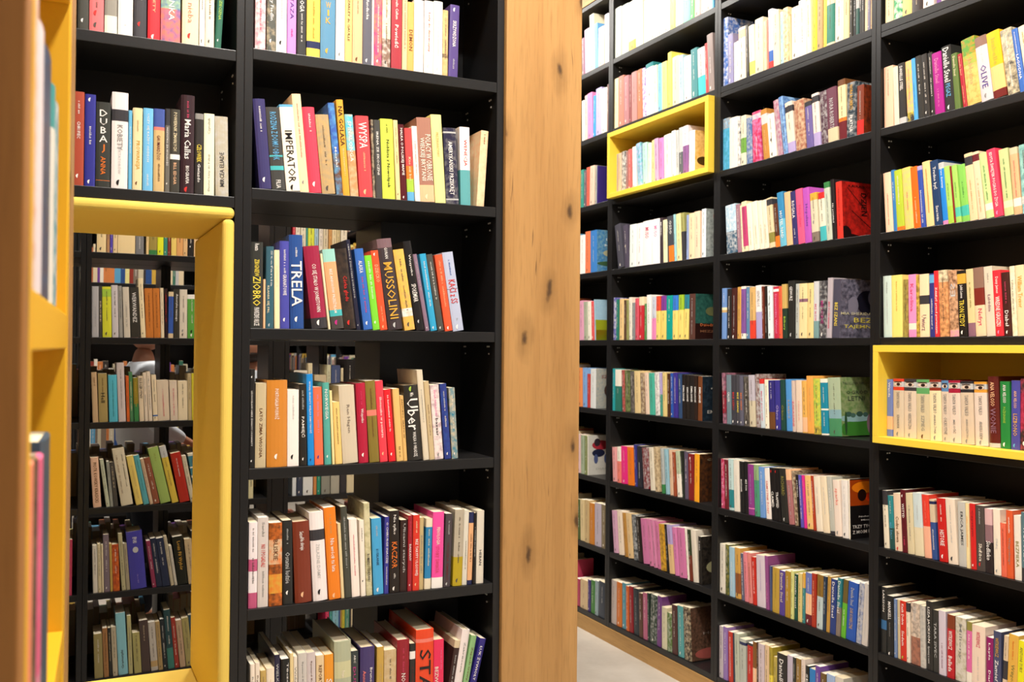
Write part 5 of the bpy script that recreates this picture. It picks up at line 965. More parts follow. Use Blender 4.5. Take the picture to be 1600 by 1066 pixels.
-0.2917 0.0254 0.187 0.0 0.135 0 6c5c64||
-0.2643 0.0310 0.198 -0.5 0.135 0 dc6450||
-0.2314 0.0457 0.198 1.0 0.135 0 ecc8b0||
-0.1838 0.0226 0.193 0.6 0.135 0 a8a89c||
-0.1594 0.0093 0.190 0.2 0.150 0 3c2c74||
@W0 1 0.3875
-0.3324 0.0629 0.199 0.0 0.135 0 f8f0e8||
-0.2677 0.0492 0.211 -0.4 0.135 0 e87c50||
-0.2150 0.0636 0.210 -0.9 0.180 0 3c7cc0||
@W0 0 0.0475
-0.3247 0.0482 0.202 -1.9 0.135 0 dc9cb4||
-0.2747 0.0369 0.195 -2.3 0.135 0 a8ac94||
-0.2360 0.0346 0.194 -2.3 0.135 0 efe6d4||
-0.1997 0.0291 0.194 -2.7 0.135 0 dc5454||
-0.1672 0.0119 0.203 -3.6 0.160 0 98bccc||
@W0 -1 -0.2925
-0.3293 0.0432 0.199 -1.6 0.135 0 e48c50||
-0.2844 0.0424 0.200 -1.5 0.135 0 7ca4d4||
-0.2384 0.0296 0.170 -1.0 0.135 0 b83c38||
-0.2070 0.0532 0.197 0.0 0.160 0 d8d8d4||
@W0 -2 -0.6325
-0.3331 0.0343 0.197 -2.3 0.135 0 dcb8b4||
-0.2970 0.0339 0.196 -1.2 0.135 0 9ca88c||
-0.2613 0.0282 0.195 0.0 0.135 0 7c8450||
-0.2296 0.0105 0.199 -0.9 0.150 0 d8d0c0||
@W0 -3 -0.9725
-0.3291 0.0278 0.204 -1.3 0.135 0 4c5c2c||
-0.2976 0.0437 0.208 -2.2 0.135 0 d4bc8c||
-0.2520 0.0395 0.213 0.0 0.135 0 c4a878||
-0.2090 0.0475 0.204 -0.9 0.135 0 c07828||
-0.1580 0.0620 0.212 -1.1 0.135 0 b4a8b4||
-0.0926 0.0472 0.213 -1.1 0.135 0 7c6c50||
@W0 -4 -1.3125
-0.3433 0.0422 0.137 -1.4 0.135 0 a84058||
-0.2986 0.0752 0.145 0.0 0.135 0 c8ac84||
-0.2210 0.0261 0.157 -0.8 0.135 0 44306c||
-0.1902 0.0398 0.163 0.0 0.135 0 3c7434||
-0.1481 0.0277 0.169 0.0 0.135 0 8c9ca0||
-0.1158 0.0678 0.174 1.7 0.135 0 2c3440||
@X 1 0.3696
0.0170 0.0341 0.190 0.0 0.135 0 efd5a0||
0.0528 0.0114 0.180 0.0 0.135 0 b88a60||
0.0651 0.0106 0.180 0.0 0.135 0 5b4ab0||M .1 f4efe8
0.0765 0.0159 0.180 0.0 0.135 0 eccf9f||
0.0933 0.0651 0.200 0.0 0.135 0 f3d8a2|wide cream book between beige and grey books, on the first shelf seen through the nook|L .6 .4 .2 c4a26c
0.1602 0.0307 0.190 0.0 0.135 0 807f80||L .6 .1 .4 f4efe8
0.1999 0.0100 0.180 0.0 0.135 0 f0cf90||
0.2108 0.0310 0.190 0.0 0.135 0 a3904a||B 0 .1 3c8048
0.2428 0.0230 0.200 0.0 0.135 0 e8ec30||
0.2667 0.0148 0.190 0.0 0.135 0 3d8a78||
0.2823 0.0111 0.180 0.0 0.135 0 8c3c30||
0.2953 0.0204 0.190 0.0 0.135 0 eed070||
0.3167 0.0243 0.190 0.0 0.135 0 e5a868||
0.3419 0.0169 0.180 0.0 0.135 0 e9bd84||
0.3607 0.0207 0.200 0.0 0.135 0 2b2826||M .2 f4efe8
0.3842 0.0247 0.190 0.0 0.135 0 f0c48c||M .4 6c4426
0.4108 0.0143 0.190 0.0 0.135 0 f2c9a0||
@X 0 0.0326
0.0034 0.0252 0.201 -0.7 0.135 0 b3b0b0||L .6 .2 .2 8c8a86
0.0294 0.0113 0.204 -0.8 0.135 0 464440||T .7 .2 .5 d8c4a0 EROBE
0.0425 0.0333 0.201 -1.2 0.135 0 d8d838||B .8 .95 a8cc48
0.0776 0.0238 0.208 -1.6 0.135 0 d0c8c8||
0.1033 0.0142 0.206 -2.0 0.135 0 9b9890||L .9 .1 .4 38363a
0.1210 0.0241 0.202 -2.4 0.135 0 d6cbb8||L .7 .2 .4 8c8a86
0.1469 0.0350 0.201 -2.8 0.135 0 38352e||T .9 .3 .5 f4efe8 WERWANDEZ
0.1847 0.0181 0.240 -3.4 0.135 0 f2dfb4||
0.2037 0.0291 0.200 -2.2 0.135 0 cc7a34||L .9 .2 .3 6c4426
0.2337 0.0256 0.201 -2.2 0.135 0 cc7a34||L .9 .2 .3 6c4426
0.2602 0.0129 0.203 -1.7 0.135 0 eddbb8||
0.2750 0.0120 0.201 -1.2 0.135 0 2e1c20||L .9 .1 .5 d0302c
0.2879 0.0195 0.189 0.0 0.135 0 e0c8a0||B .1 .9 3a5cae
0.3083 0.0214 0.201 0.0 0.135 0 3a372f||T .9 .2 .6 f4efe8 Ameryka naszego
0.3315 0.0300 0.200 -0.4 0.135 0 e0d3c0||M .15 8c8a86
0.3634 0.0359 0.180 -0.9 0.135 0 5da345||B .9 1 f4efe8|M .15 1d1a1a
0.4021 0.0219 0.196 0.0 0.135 0 c8a060||N d0302c .3
@X -1 -0.3044
0.0104 0.0203 0.198 -2.4 0.135 0 c8a880||L .9 .7 .6 6c4426
0.0331 0.0330 0.193 -2.0 0.135 0 a8925a||L .9 .6 .4 6c4426|T .6 .4 .5 1d1a1a Hell
0.0709 0.0317 0.187 -2.1 0.135 0 58b8cc||L .9 .1 .3 2c7c80
0.1050 0.0272 0.236 -2.6 0.135 0 cfc0bc||L .9 .1 .4 8c8a86
0.1354 0.0112 0.184 -2.1 0.135 0 d8652a||
0.1475 0.0137 0.199 -2.3 0.135 0 4c8054||L .8 .2 .5 ecdcb4
0.1628 0.0178 0.176 -2.2 0.135 0 90802a||B 0 .4 3c8048|L .9 .3 .6 dca840
0.1831 0.0179 0.182 -2.7 0.135 0 e4cfae||T .95 .5 .7 38363a ELEGBUTNY
0.2026 0.0130 0.196 -3.1 0.135 0 e8d5bc||
0.2173 0.0147 0.201 -3.4 0.135 0 e6d4bc||L .9 .2 .5 8c8a86
0.2345 0.0181 0.187 -3.1 0.135 0 ecd8b4||B .1 .13 2c5ca8
0.2534 0.0447 0.164 -2.9 0.135 0 ddcab0||L .8 .1 .2 d8486c
0.3007 0.0292 0.163 -2.4 0.135 0 e0cdb6||L .8 .1 .3 d8486c
0.3308 0.0371 0.162 -1.2 0.135 0 ecdab6||
0.3687 0.0144 0.192 -1.4 0.135 0 c0ab80||
0.3840 0.0307 0.193 -1.1 0.135 0 d8cc38||L .95 .5 .6 8c8440
0.4164 0.0128 0.173 -0.9 0.135 0 ecdcb4||
@X -2 -0.6414
0.0162 0.0295 0.198 -3.9 0.135 0 ecc0a0||T .9 .1 .5 6c4426 PIOTR KOWSKY KRASICKI
0.0632 0.0139 0.191 -8.0 0.135 0 c0c4a8||
0.0781 0.0114 0.181 -5.6 0.135 0 98988c||
0.0904 0.0167 0.178 -5.8 0.135 0 4a4640||L .9 .4 .5 d8c4a0
0.1187 0.0440 0.231 -9.3 0.135 0 d9cdb0|wide beige book between charcoal and yellow books, on the fourth shelf seen through the nook|L .9 .3 .4 38363a|L .9 .2 .3 6c4426
0.1741 0.0256 0.201 -11.4 0.135 0 e6cc6c||L .8 .1 .4 c4a26c
0.2020 0.0213 0.203 -11.8 0.135 0 5aa8b0||L .9 .2 .3 2c7c80
0.2256 0.0133 0.189 -12.2 0.135 0 cdb090||
0.2402 0.0232 0.192 -12.4 0.135 0 8c5038||
0.2667 0.0395 0.232 -13.0 0.135 0 9cb560||L .9 .75 .6 8c8440
0.3101 0.0254 0.238 -12.9 0.135 0 d8bc48||B .8 1 c2c2c0
0.3407 0.0386 0.206 -11.0 0.135 0 b02c20||L .9 .5 .4 f4efe8
0.3829 0.0176 0.194 -11.5 0.135 0 d0c4a8||
0.4018 0.0271 0.201 -9.5 0.135 0 d8d4c0||B .1 .95 3f8090|B .5 .55 efe6d4|B .3 .35 efe6d4|B .7 .73 efe6d4
0.6153 0.0194 0.190 0.0 0.135 0 dcd4a8||
@X -3 -0.9784
0.0193 0.0173 0.188 -1.7 0.135 0 ddd5c4||
0.0378 0.0128 0.193 -1.9 0.135 0 d6c8a0||
0.0517 0.0070 0.191 -1.7 0.135 0 ecdcb4||
0.0599 0.0210 0.228 -1.9 0.135 0 7c6c74||
0.0821 0.0094 0.190 -2.1 0.135 0 c0a050||
0.0926 0.0247 0.186 -2.4 0.135 0 a84020||N e87828 .3
0.1244 0.0154 0.228 -4.4 0.135 0 b8b088||
0.1410 0.0142 0.188 -4.7 0.135 0 a89c80||
0.1576 0.0597 0.232 -5.3 0.135 1 4440a0|purple book ninth from the left, fifth shelf seen through the nook|T .9 .8 .3 f4efe8 EPOKI|E .68 .18 .012 c2c2c0|L .25 .1 .2 b0a0cc
0.2382 0.0157 0.192 -7.9 0.135 0 8c3050||
0.2552 0.0218 0.200 -8.1 0.135 0 1f2840||
0.2784 0.0280 0.199 -8.3 0.135 0 202a44||
0.3092 0.0134 0.206 -8.9 0.135 0 c0b498||
0.3240 0.0110 0.165 -8.8 0.135 0 d0c8b8||
0.3364 0.0396 0.199 -7.0 0.135 0 181a10||T .9 .3 .5 dca840 Louis Fil Wybór
0.3788 0.0287 0.186 -6.4 0.135 0 c8b088||
0.4102 0.0239 0.220 -7.0 0.135 0 2e2e30||L .9 .2 .4 c2c2c0
0.4368 0.0114 0.197 -5.0 0.135 0 efe6d4||
@X -4 -1.3154
0.0288 0.0313 0.175 -2.2 0.135 0 9a8c58||
0.0625 0.0186 0.195 -2.7 0.135 0 a87848||L .9 .1 .4 6c4426
0.0823 0.0117 0.193 -2.7 0.135 0 2c2c28||L .9 .3 .5 d8c4a0
0.0952 0.0188 0.196 -3.0 0.135 0 c0b498||
0.1164 0.0354 0.248 -3.5 0.135 0 8cc8d4||U .4 .1 .4 38363a Gramatyki
0.1542 0.0155 0.234 -2.7 0.135 0 c0b880||L .8 .1 .5 8c8a86
0.1745 0.0275 0.163 -3.6 0.135 0 b0a868||
0.2033 0.0325 0.209 -3.9 0.135 0 4c3c38||L .9 .6 .4 d8c4a0
0.2383 0.0267 0.198 -4.4 0.135 0 c8c0b4||B .08 .2 c4a26c
0.2663 0.0171 0.198 -4.7 0.135 0 b09460||
0.2846 0.0171 0.206 -4.9 0.135 0 20282c||
0.3030 0.0246 0.242 -5.1 0.135 0 204448||B 0 .35 3c7c70
0.3289 0.0173 0.207 -5.4 0.135 0 a03424||
0.3487 0.0223 0.194 -6.0 0.135 0 c0a080||
0.3737 0.0274 0.200 -6.6 0.135 0 a89c60||
0.4038 0.0213 0.211 -7.2 0.135 0 304c5c||L .8 .2 .4 c2c2c0
0.4265 0.0277 0.201 -7.4 0.135 0 806048||
@Y 1 0.3696
0.7885 0.0133 0.200 0.0 0.135 0 c83040||
0.8033 0.0193 0.200 0.0 0.135 0 e8dcc8||
0.8242 0.0224 0.200 0.0 0.135 0 e6dcc0||
0.8481 0.0075 0.200 0.0 0.135 0 4a9c90||
0.8571 0.0271 0.200 0.0 0.135 0 dce04a||
0.8857 0.0166 0.200 0.0 0.135 0 a8c8d8||
0.9053 0.0167 0.200 0.0 0.135 0 e8dccc||
0.9236 0.0214 0.200 0.0 0.135 0 d8c8a8||
0.9480 0.0138 0.200 0.0 0.135 0 d8a060||
0.9633 0.0185 0.200 0.0 0.135 0 e8d4a8||
0.9833 0.0154 0.200 0.0 0.135 0 d4c090||
1.0018 0.0279 0.200 0.0 0.135 0 e8dcc4||
@Y -1 -0.3044
0.8015 0.0581 0.204 0.0 0.135 0 efe6d4|ivory book first from the left, shelf seen through the upper window|
0.8641 0.0180 0.235 0.0 0.135 0 ecdcb4||
0.8912 0.0531 0.184 0.0 0.135 0 d8c4a0||
0.9458 0.0176 0.228 0.0 0.135 0 d8d4b0||
0.9656 0.0400 0.226 0.0 0.135 0 4a5880||
1.0087 0.0108 0.214 0.0 0.135 0 ecdcb4||
1.0227 0.0514 0.252 0.0 0.135 0 1d1a1a|wide black book between cream and ivory books, on the shelf seen through the upper window|
1.0757 0.0394 0.203 -0.3 0.135 0 efe6d4||
@Y -2 -0.6414
0.8000 0.0168 0.210 0.0 0.135 0 e8eef0||
0.8185 0.0237 0.210 0.0 0.135 0 3c4458||
0.8456 0.0426 0.220 0.0 0.135 0 eef0ec||
0.8917 0.0137 0.210 0.0 0.135 0 d89050||
0.9071 0.0155 0.210 0.0 0.135 0 2c9c7c||
0.9261 0.0382 0.200 0.0 0.135 0 98988c||
0.9677 0.0385 0.200 0.0 0.135 0 b8b4a4||
1.0097 0.0282 0.190 0.0 0.135 0 38363a||
1.0397 0.0391 0.190 0.0 0.135 0 ecdcb4||
@Y -4 -1.3154
0.9501 0.0160 0.220 0.0 0.135 0 e03868||
0.9675 0.0128 0.210 0.0 0.135 0 2c9c98||
0.9817 0.0272 0.210 0.0 0.135 0 94cce0||
1.0096 0.0065 0.210 0.0 0.135 0 486cac||
1.0167 0.0065 0.210 0.0 0.135 0 c89c5c||
1.0247 0.0122 0.210 0.0 0.135 0 dcd040||
1.0376 0.0195 0.210 0.0 0.135 0 5c9c84||
1.0586 0.0060 0.210 0.0 0.135 0 38363a||
1.0651 0.0094 0.200 0.0 0.135 0 ecdcb4||
1.0753 0.0182 0.200 0.0 0.135 0 b8442c||'''
rng = random.Random(11)
def parse():
    out = []; cur = None
    for ln in DATA.split('\n'):
        if ln[0]=='@': u,r,z = ln[1:].split(); cur = (u,int(r),float(z)); continue
        p = ln.split('|'); a = p[0].split()
        out.append((cur,[float(v) for v in a[:5]],int(a[5]),a[6],p[1],[q for q in p[2:] if q]))
    return out
BOOKS = parse()
# printed words: turn every word string into outline meshes once
WORDS = {}
def collect(d):
    for q in d:
        t = q.split(' ')
        if t[0] in 'TU' and len(t)>5: WORDS[' '.join(t[5:])] = None
        if t[0]=='Y':
            for ch in t[5]: WORDS[ch] = None
for b_ in BOOKS: collect(b_[5])
COVERS = {  # front covers that face out at the end of a row: (side colour, art colour, amount, items)
 ('W2',0):('3c3a48','8c8698',.35,['O .62 .62 .25 .2 1c1a28','O .8 .7 .16 .16 6c6878','O .3 .55 .12 .16 8a8494','K .42 .42 .075 .8 e8ddb0 MIA SHERIDAN','K .55 .31 .13 .45 ecd860 BEZ','K .5 .19 .12 .8 ecd860 TAJEMNIC']),
 ('W2',1):('c02018','5c1410',.25,['S .12 .9 .55 .5 200c0c','S .6 .85 .4 .6 200c0c','S .2 .5 .75 .12 200c0c','K .5 .93 .07 .7 200c0c KAIRA KOWAL','V .5 .62 .16 .4 200c0c DZIEŃ','V .75 .55 .14 .6 200c0c TEN JEDEN','O .06 .1 .12 .12 200c0c','O .1 .02 .3 .07 200c0c']),
 ('W2',-1):('94a070','4c7c34',.25,['O .5 .12 .6 .14 3c7c2c','O .4 .3 .5 .06 8fb4b4','O .2 .37 .09 .045 3c5a4c','O .32 .35 .07 .04 48685c','O .5 .37 .09 .045 3c5a4c','O .66 .36 .07 .04 48685c','O .78 .2 .09 .17 8c6c78','O .92 .22 .1 .2 b4b8b4','O .12 .22 .035 .2 2c4c2c','K .45 .9 .07 .75 5c6450 PAULLINA SIMONS','K .45 .75 .12 .6 46503c OGRÓD','K .42 .64 .12 .45 46503c LETNI']),
 ('W2',-2):('141010','c05010',.0,['B .55 .98 a03c08','O .35 .85 .3 .1 e87c10','O .6 .68 .25 .1 d83808','O .75 .66 .12 .07 f4a820','O .28 .72 .1 .1 200c08','O .6 .8 .1 .12 1c0c08','K .5 .36 .06 .6 d8d0c8 Nicholas Sparks','K .55 .3 .06 .6 d8d0c8 Micah Sparks','K .4 .2 .09 .7 d8d0c8 TRZY TYGODNIE','K .4 .11 .09 .7 d8d0c8 Z MOIM BRATEM']),
 ('W2',2):('3c1c14','8c3414',.4,['O .6 .2 .3 .2 b05a20','K .6 .55 .16 .6 e8e0d8 Roberts','K .8 .68 .16 .3 e8e0d8 N']),
 ('W1',0):('1e4840','34685c',.3,['B 0 .35 2c1410','O .5 .62 .2 .1 6c7048','K .5 .32 .1 .7 d07040 Dziedzictwo','K .5 .18 .08 .7 8c5c40 MEZZETTI']),
 ('W1',-1):('17222c','2c3c48',.15,['O .9 .5 .1 .22 94989c','K .5 .72 .07 .5 b0b0a8 Paige','K .5 .2 .12 .7 c0bcb4 EMILIANE']),
 ('W1',-2):('241812','5c3418',.35,['K .5 .88 .07 .6 9c8c70 Clarissa']),
 ('W1',-3):('141210','3c342c',.3,['O .5 .35 .35 .14 a09c74']),
 ('W1',-4):('2c2218','6c4c3c',.4,['O .5 .12 .4 .1 9c5048','K .6 .5 .08 .5 9c8c84 Hart']),
 ('W1',1):('b4bcb8','7c8480',.35,['O .6 .3 .12 .05 40383c','K .5 .85 .12 .5 b07c74 Kto']),
 ('W1',2):('e4c488','c8a04c',.3,['O .3 .3 .22 .1 3c2c14','K .6 .85 .09 .5 c8803c Kate']),
 ('W0',1):('3c7cb0','88b0b4',.2,['O .6 .45 .4 .1 b8b490','O .5 .2 .5 .06 3c5c3c','K .6 .78 .1 .6 dce8ec Bulwar','K .6 .64 .1 .7 dce8ec Marzeń']),
 ('W0',0):('a0c4d8','b0d0dc',.1,['B 0 .5 98a020','B 0 .25 b88418']),
 ('W0',-1):('b8b4a4','8c9ca4',.2,['O .6 .45 .3 .2 4c3830','O .7 .2 .2 .2 3c4448','K .5 .8 .13 .6 8c3430 SZEPT']),
 ('W0',-2):('d0ccc0','c8c0b4',.1,['O .5 .75 .35 .12 a82c38','O .4 .55 .25 .1 20243c','O .3 .4 .08 .12 4c5880','O .7 .4 .08 .12 4c5880','O .35 .82 .12 .1 30242c','K .6 .15 .08 .6 a8a89c DIARY']),
 ('W0',-4):('2c3440','c8c4b8',.2,['O .7 .15 .15 .05 c03030']),
}
for v_ in COVERS.values():
    for q in v_[3]:
        t = q.split(' ')
        if t[0] in 'KV': WORDS[' '.join(t[6:])] = None
tmp = []
for wd in WORDS:
    cu = bpy.data.curves.new('t','FONT'); cu.body = wd; cu.size = 1; cu.resolution_u = 1; cu.offset = .006; cu.align_x = 'LEFT'
    o = bpy.data.objects.new('t',cu); C.objects.link(o); tmp.append((wd,o,cu))
bpy.context.view_layer.update(); dg = bpy.context.evaluated_depsgraph_get()
for wd,o,cu in tmp:
    me = o.evaluated_get(dg).to_mesh(); vs = [(v.co.x,v.co.y) for v in me.vertices]; fs = [tuple(p.vertices) for p in me.polygons]
    if vs:
        xa=min(v[0] for v in vs); xb=max(v[0] for v in vs); ya=min(v[1] for v in vs); yb=max(v[1] for v in vs)
        WORDS[wd] = ([((x-xa)/(xb-xa+1e-6),(y-ya)/(yb-ya+1e-6)) for x,y in vs], fs, (xb-xa)/(yb-ya+1e-6))
    o.evaluated_get(dg).to_mesh_clear()
for wd,o,cu in tmp: bpy.data.objects.remove(o); bpy.data.curves.remove(cu)
def lum(c): return .3*c[0]+.6*c[1]+.1*c[2]
def put_word(mb, wd, cx, z_top, z_bot, hgt, y, col, up=False):
    g = WORDS.get(wd)
    if not g: return
    L = z_top-z_bot; i0 = len(mb.v)
    nat = g[2]*hgt
    if nat<L*.8: z_top -= 0; L = max(nat,L*.8) if nat<L*.6 else L
    for (u,v) in g[0]:
        if up: mb.v.append((cx-(v-.5)*hgt, y, z_bot+u*L))
        else: mb.v.append((cx+(v-.5)*hgt, y, z_top-u*L))
    for f in g[1]:
        mb.f.append(tuple(i0+k for k in f)); mb.c.append(col); mb.a.append((0,0,0,0)); mb.m.append(0)
def put_line(mb, cx, z_top, z_bot, hgt, y, col, r):
    z = z_top; hgt = max(hgt,.0018); st = hgt*.62; k = 0
    while z-st>z_bot and k<46:
        if r.random()>.14:
            g = st*.62; up_ = r.random()<.3; dn = r.random()<.3
            x0 = cx-hgt*.36; x1 = cx+hgt*(.5 if up_ else .3)
            sh_ = r.randint(0,3)
            if sh_<2: mb.face([(x0,y,z),(x1,y,z),(x1,y,z-g*.35),(x0,y,z-g*.35)],col); mb.face([(x0,y,z-g*.65),(x1 if sh_ else (x0+x1)/2,y,z-g*.65),(x1 if sh_ else (x0+x1)/2,y,z-g),(x0,y,z-g)],col)
            else: mb.face([(x0,y,z),(x1,y,z),(x1,y,z-g*.7),(x0,y,z-g*.7)],col)
        z -= st; k += 1
def disc(mb, cx, cz, rx, rz, y, col, n=14, a0=0, a1=2*math.pi):
    mb.face([(cx+rx*math.cos(a0+(a1-a0)*i/n), y, cz+rz*math.sin(a0+(a1-a0)*i/n)) for i in range(n)],col)
def make_book(t, h, D, hard, hx, deco, side=None, rich=True):
    """cover, pages, lettering builders in the book's own frame (x thickness, y depth, z up)"""
    base = s2l(hx); cv = MB(); pg = MB(); ink = MB(); art = (0,0,0,0); bands = []
    marks = []
    for q in deco:
        k = q.split(' ')
        if k[0]=='B': bands.append((float(k[1]),float(k[2]),s2l(k[3])))
        elif k[0]=='N': art = (*s2l(k[1]),float(k[2]))
        else: marks.append(k)
    cth = min(.0026 if hard else .0011, t*.12)
    bul = min(t*.10,.004) if hard else min(t*.03,.0012)
    n = 5
    outer = [(0,D)]+[(t*i/n, -bul*math.sin(math.pi*i/n)+(.0012 if i in (0,n) else 0)) for i in range(n+1)]+[(t,D)]
    inner = [(cth,D)]+[(cth+(t-2*cth)*i/n, cth+.0008) for i in range(n+1)]+[(t-cth,D)]
    lv = sorted(set([0,1]+[min(1,max(0,v)) for b_ in bands for v in b_[:2]]))
    def colat(f, sidef):
        if sidef is not None and side: 
            return s2l(side[0])
        c = base
        for a_,b_,cc in bands:
            if a_<=f<=b_: c = cc
        return c
    for j in range(len(lv)-1):
        z0,z1 = lv[j]*h,lv[j+1]*h; mid = (lv[j]+lv[j+1])/2; c = colat(mid,None); ar = art
        for i in range(len(outer)-1):
            p,q = outer[i],outer[i+1]
            last = i==len(outer)-2
            cc = colat(mid,1) if last else c
            aa = (*s2l(side[1]),side[2]) if (last and side) else ar
            cv.face([(p[0],p[1],z0),(q[0],q[1],z0),(q[0],q[1],z1),(p[0],p[1],z1)],cc,aa)
        for i in range(len(inner)-1):
            p,q = inner[i],inner[i+1]
            cv.face([(q[0],q[1],z0),(p[0],p[1],z0),(p[0],p[1],z1),(q[0],q[1],z1)],(.6,.57,.5))
        cv.face([(cth,D,z0),(0,D,z0),(0,D,z1),(cth,D,z1)],c); cv.face([(t,D,z0),(t-cth,D,z0),(t-cth,D,z1),(t,D,z1)],c)
    topc = colat(1,None)
    for i in range(len(outer)-1):
        p,q,p2,q2 = outer[i],outer[i+1],inner[i],inner[i+1]
        cv.face([(p[0],p[1],h),(q[0],q[1],h),(q2[0],q2[1],h),(p2[0],p2[1],h)],topc)
        cv.face([(q[0],q[1],0),(p[0],p[1],0),(p2[0],p2[1],0),(q2[0],q2[1],0)],colat(0,None))
    ov = .003 if hard else .0006
    pc = s2l(rng.choice(['eadfc8','e4d6b8','f0e8d8','dccba8','e8d8b4']))
    pg.box(cth+.0002,t-cth-.0002,cth+.0012,D-(.004 if hard else .0008),ov,h-ov,pc)
    # ---- printing on the spine
    yi = -bul-.0005
    if rich and not any(k[0] in 'TULE' for k in marks) and not any(k[0]=='Y' for k in marks) and t>.009:
        ic = 'f0e8dc' if lum(base)<.28 else '5a5048'
        a_ = rng.uniform(.86,.93); marks.append(['L','%.2f'%a_,'%.2f'%(a_-.28),'.32',ic]); marks.append(['L','%.2f'%(a_-.33),'%.2f'%(a_-.33-rng.uniform(.15,.35)),'.42',ic])
        if rng.random()<.6: marks.append(['M','.07',ic])
    runs = [k for k in marks if k[0] in 'TUL']
    for i,k in enumerate(runs):
        f1,f0,sz = float(k[1]),float(k[2]),float(k[3]); off = 0
        for j,k2 in enumerate(runs):
            if j!=i and min(f1,float(k2[1]))-max(f0,float(k2[2]))>.05: off = .23 if i<j else -.23
        hgt = sz*t*(.9 if off==0 else .75); cx = t/2+off*t; c = s2l(k[4])
        if k[0]=='L': put_line(ink,cx,f1*h,f0*h,min(hgt,.007)*.8,yi,c,rng)
        else: put_word(ink,' '.join(k[5:]),cx,f1*h,f0*h,min(hgt*.94,t*.78),yi,c,k[0]=='U')
    for k in marks:
        if k[0]=='Y':
            f1,f0,sz = float(k[1]),float(k[2]),float(k[3]); st = (f1-f0)*h/len(k[5])
            for j,ch in enumerate(k[5]):
                g = WORDS.get(ch)
                if not g: continue
                i0 = len(ink.v); hh = st*.78; ww = min(sz*t,hh*max(.25,g[2])*1.15); zc = f1*h-st*(j+.5)
                ink.v += [(t/2+(u_-.5)*ww, yi, zc+(v_-.5)*hh) for u_,v_ in g[0]]
                for f in g[1]: ink.f.append(tuple(i0+q_ for q_ in f)); ink.c.append(s2l(k[4])); ink.a.append((0,0,0,0)); ink.m.append(0)
        if k[0]=='M': disc(ink,t/2,float(k[1])*h,min(t*.22,.007),min(t*.22,.007),yi,s2l(k[2]),9,math.pi/2,math.pi*1.5)
        if k[0]=='E': disc(ink,t/2,float(k[1])*h,t*float(k[2]),float(k[3]),yi,s2l(k[4]))
    # narrow eye pictures on the series spines
    if rich and 'VALKO' in ' '.join(deco):
        disc(ink,t*.5,h*.905,t*.36,h*.03,yi-.0001,s2l('e0c8b4')); disc(ink,t*.55,h*.905,t*.17,h*.026,yi-.0002,s2l('2c1c18'))
        disc(ink,t*.5,h*.948,t*.4,h*.008,yi-.0002,s2l('3c2418'))
    # ---- front cover facing out
    if side:
        X = t+.0005
        for q in side[3]:
            k = q.split(' ')
            if k[0]=='B': ink.face([(X-.0002,0.001,float(k[1])*h),(X-.0002,D,float(k[1])*h),(X-.0002,D,float(k[2])*h),(X-.0002,0.001,float(k[2])*h)],s2l(k[3]))
            if k[0]=='O':
                cy,cz,ry,rz = [float(v) for v in k[1:5]]; nn = 18
                ink.face([(X,min(D-.001,max(.001,cy*D+ry*D*math.cos(2*math.pi*i/nn))),min(h-.001,max(.001,cz*h+rz*h*math.sin(2*math.pi*i/nn)))) for i in range(nn)],s2l(k[5])); X += .00004
            if k[0]=='S':
                y0,z0,y1,z1 = [float(v) for v in k[1:5]]; y0*=D;y1*=D;z0*=h;z1*=h; e = .0014
                ink.face([(X,y0,z0-e),(X,y1,z1-e),(X,y1,z1+e),(X,y0,z0+e)],s2l(k[5]))
            if k[0] in 'KV':
                cy,cz,sz,ln = [float(v) for v in k[1:5]]; g = WORDS.get(' '.join(k[6:]))
                if not g: continue
                i0 = len(ink.v); LL = ln*D if k[0]=='K' else ln*h
                for (u,v) in g[0]:
                    if k[0]=='K': ink.v.append((X+.0003,cy*D+(u-.5)*LL,cz*h+(v-.5)*sz*h*.62))
                    else: ink.v.append((X+.0003,cy*D+(v-.5)*sz*D,cz*h-(u-.5)*LL))
                for f in g[1]: ink.f.append(tuple(i0+j for j in f)); ink.c.append(s2l(k[5])); ink.a.append((0,0,0,0)); ink.m.append(0)
    return cv,pg,ink
SHELF_GROUP = {'U':'books on the shelves beside the wooden column','V':'books above the yellow nook','W3':'books in the rightmost wall bookcase','W2':'books in the middle wall bookcase',
  'W1':'books in the wall bookcase with the small niche','X':'books seen through the yellow nook','Y':'books seen through the bookcase windows'}
far = MB()
def place_matrix(fr, s, y, z, lean, t):
    a = math.radians(lean)   # positive leans to the right
    lift = t*math.sin(a) if a>0 else 0
    return Matrix.Translation(T(fr,s+(t*(1-math.cos(a)) if a>0 else 0)*0,y,z+lift+.0004)) @ Matrix.Rotation(FR[fr][1],4,'Z') @ Matrix.Rotation(a,4,'Y')
last = {}
for i,b_ in enumerate(BOOKS): last[b_[0][:2]] = i
for i,(cur,(s,t,h,lean,dd),hard,hx,label,deco) in enumerate(BOOKS):
    u,r,z = cur; fr = 'R' if u[0]=='W' else ('L' if u in 'UV' else 'X')
    side = COVERS.get((u,r)) if last[(u,r)]==i else None
    t -= .0006
    rec = .008+rng.uniform(0,.004)
    dd = min(dd,.225)
    cv,pg,ink = make_book(t,h,dd,hard,hx,deco,side)
    mt = place_matrix(fr,s+.0003,rec,z,lean,t)
    if label:
        root = bpy.data.objects.new('book',None); root.empty_display_size = .03; C.objects.link(root); root.matrix_world = mt
        cv.build('cover',M['cover'],root,True); pg.build('pages',M['paper'],root,True)
        if ink.f: ink.build('printed_lettering',M['ink'],root,True)
        tag(root,label,'book',SHELF_GROUP.get(u,'books on the long wall'))
    else:
        far.add(cv,mt,0); far.add(pg,mt,1); far.add(ink,mt,0)
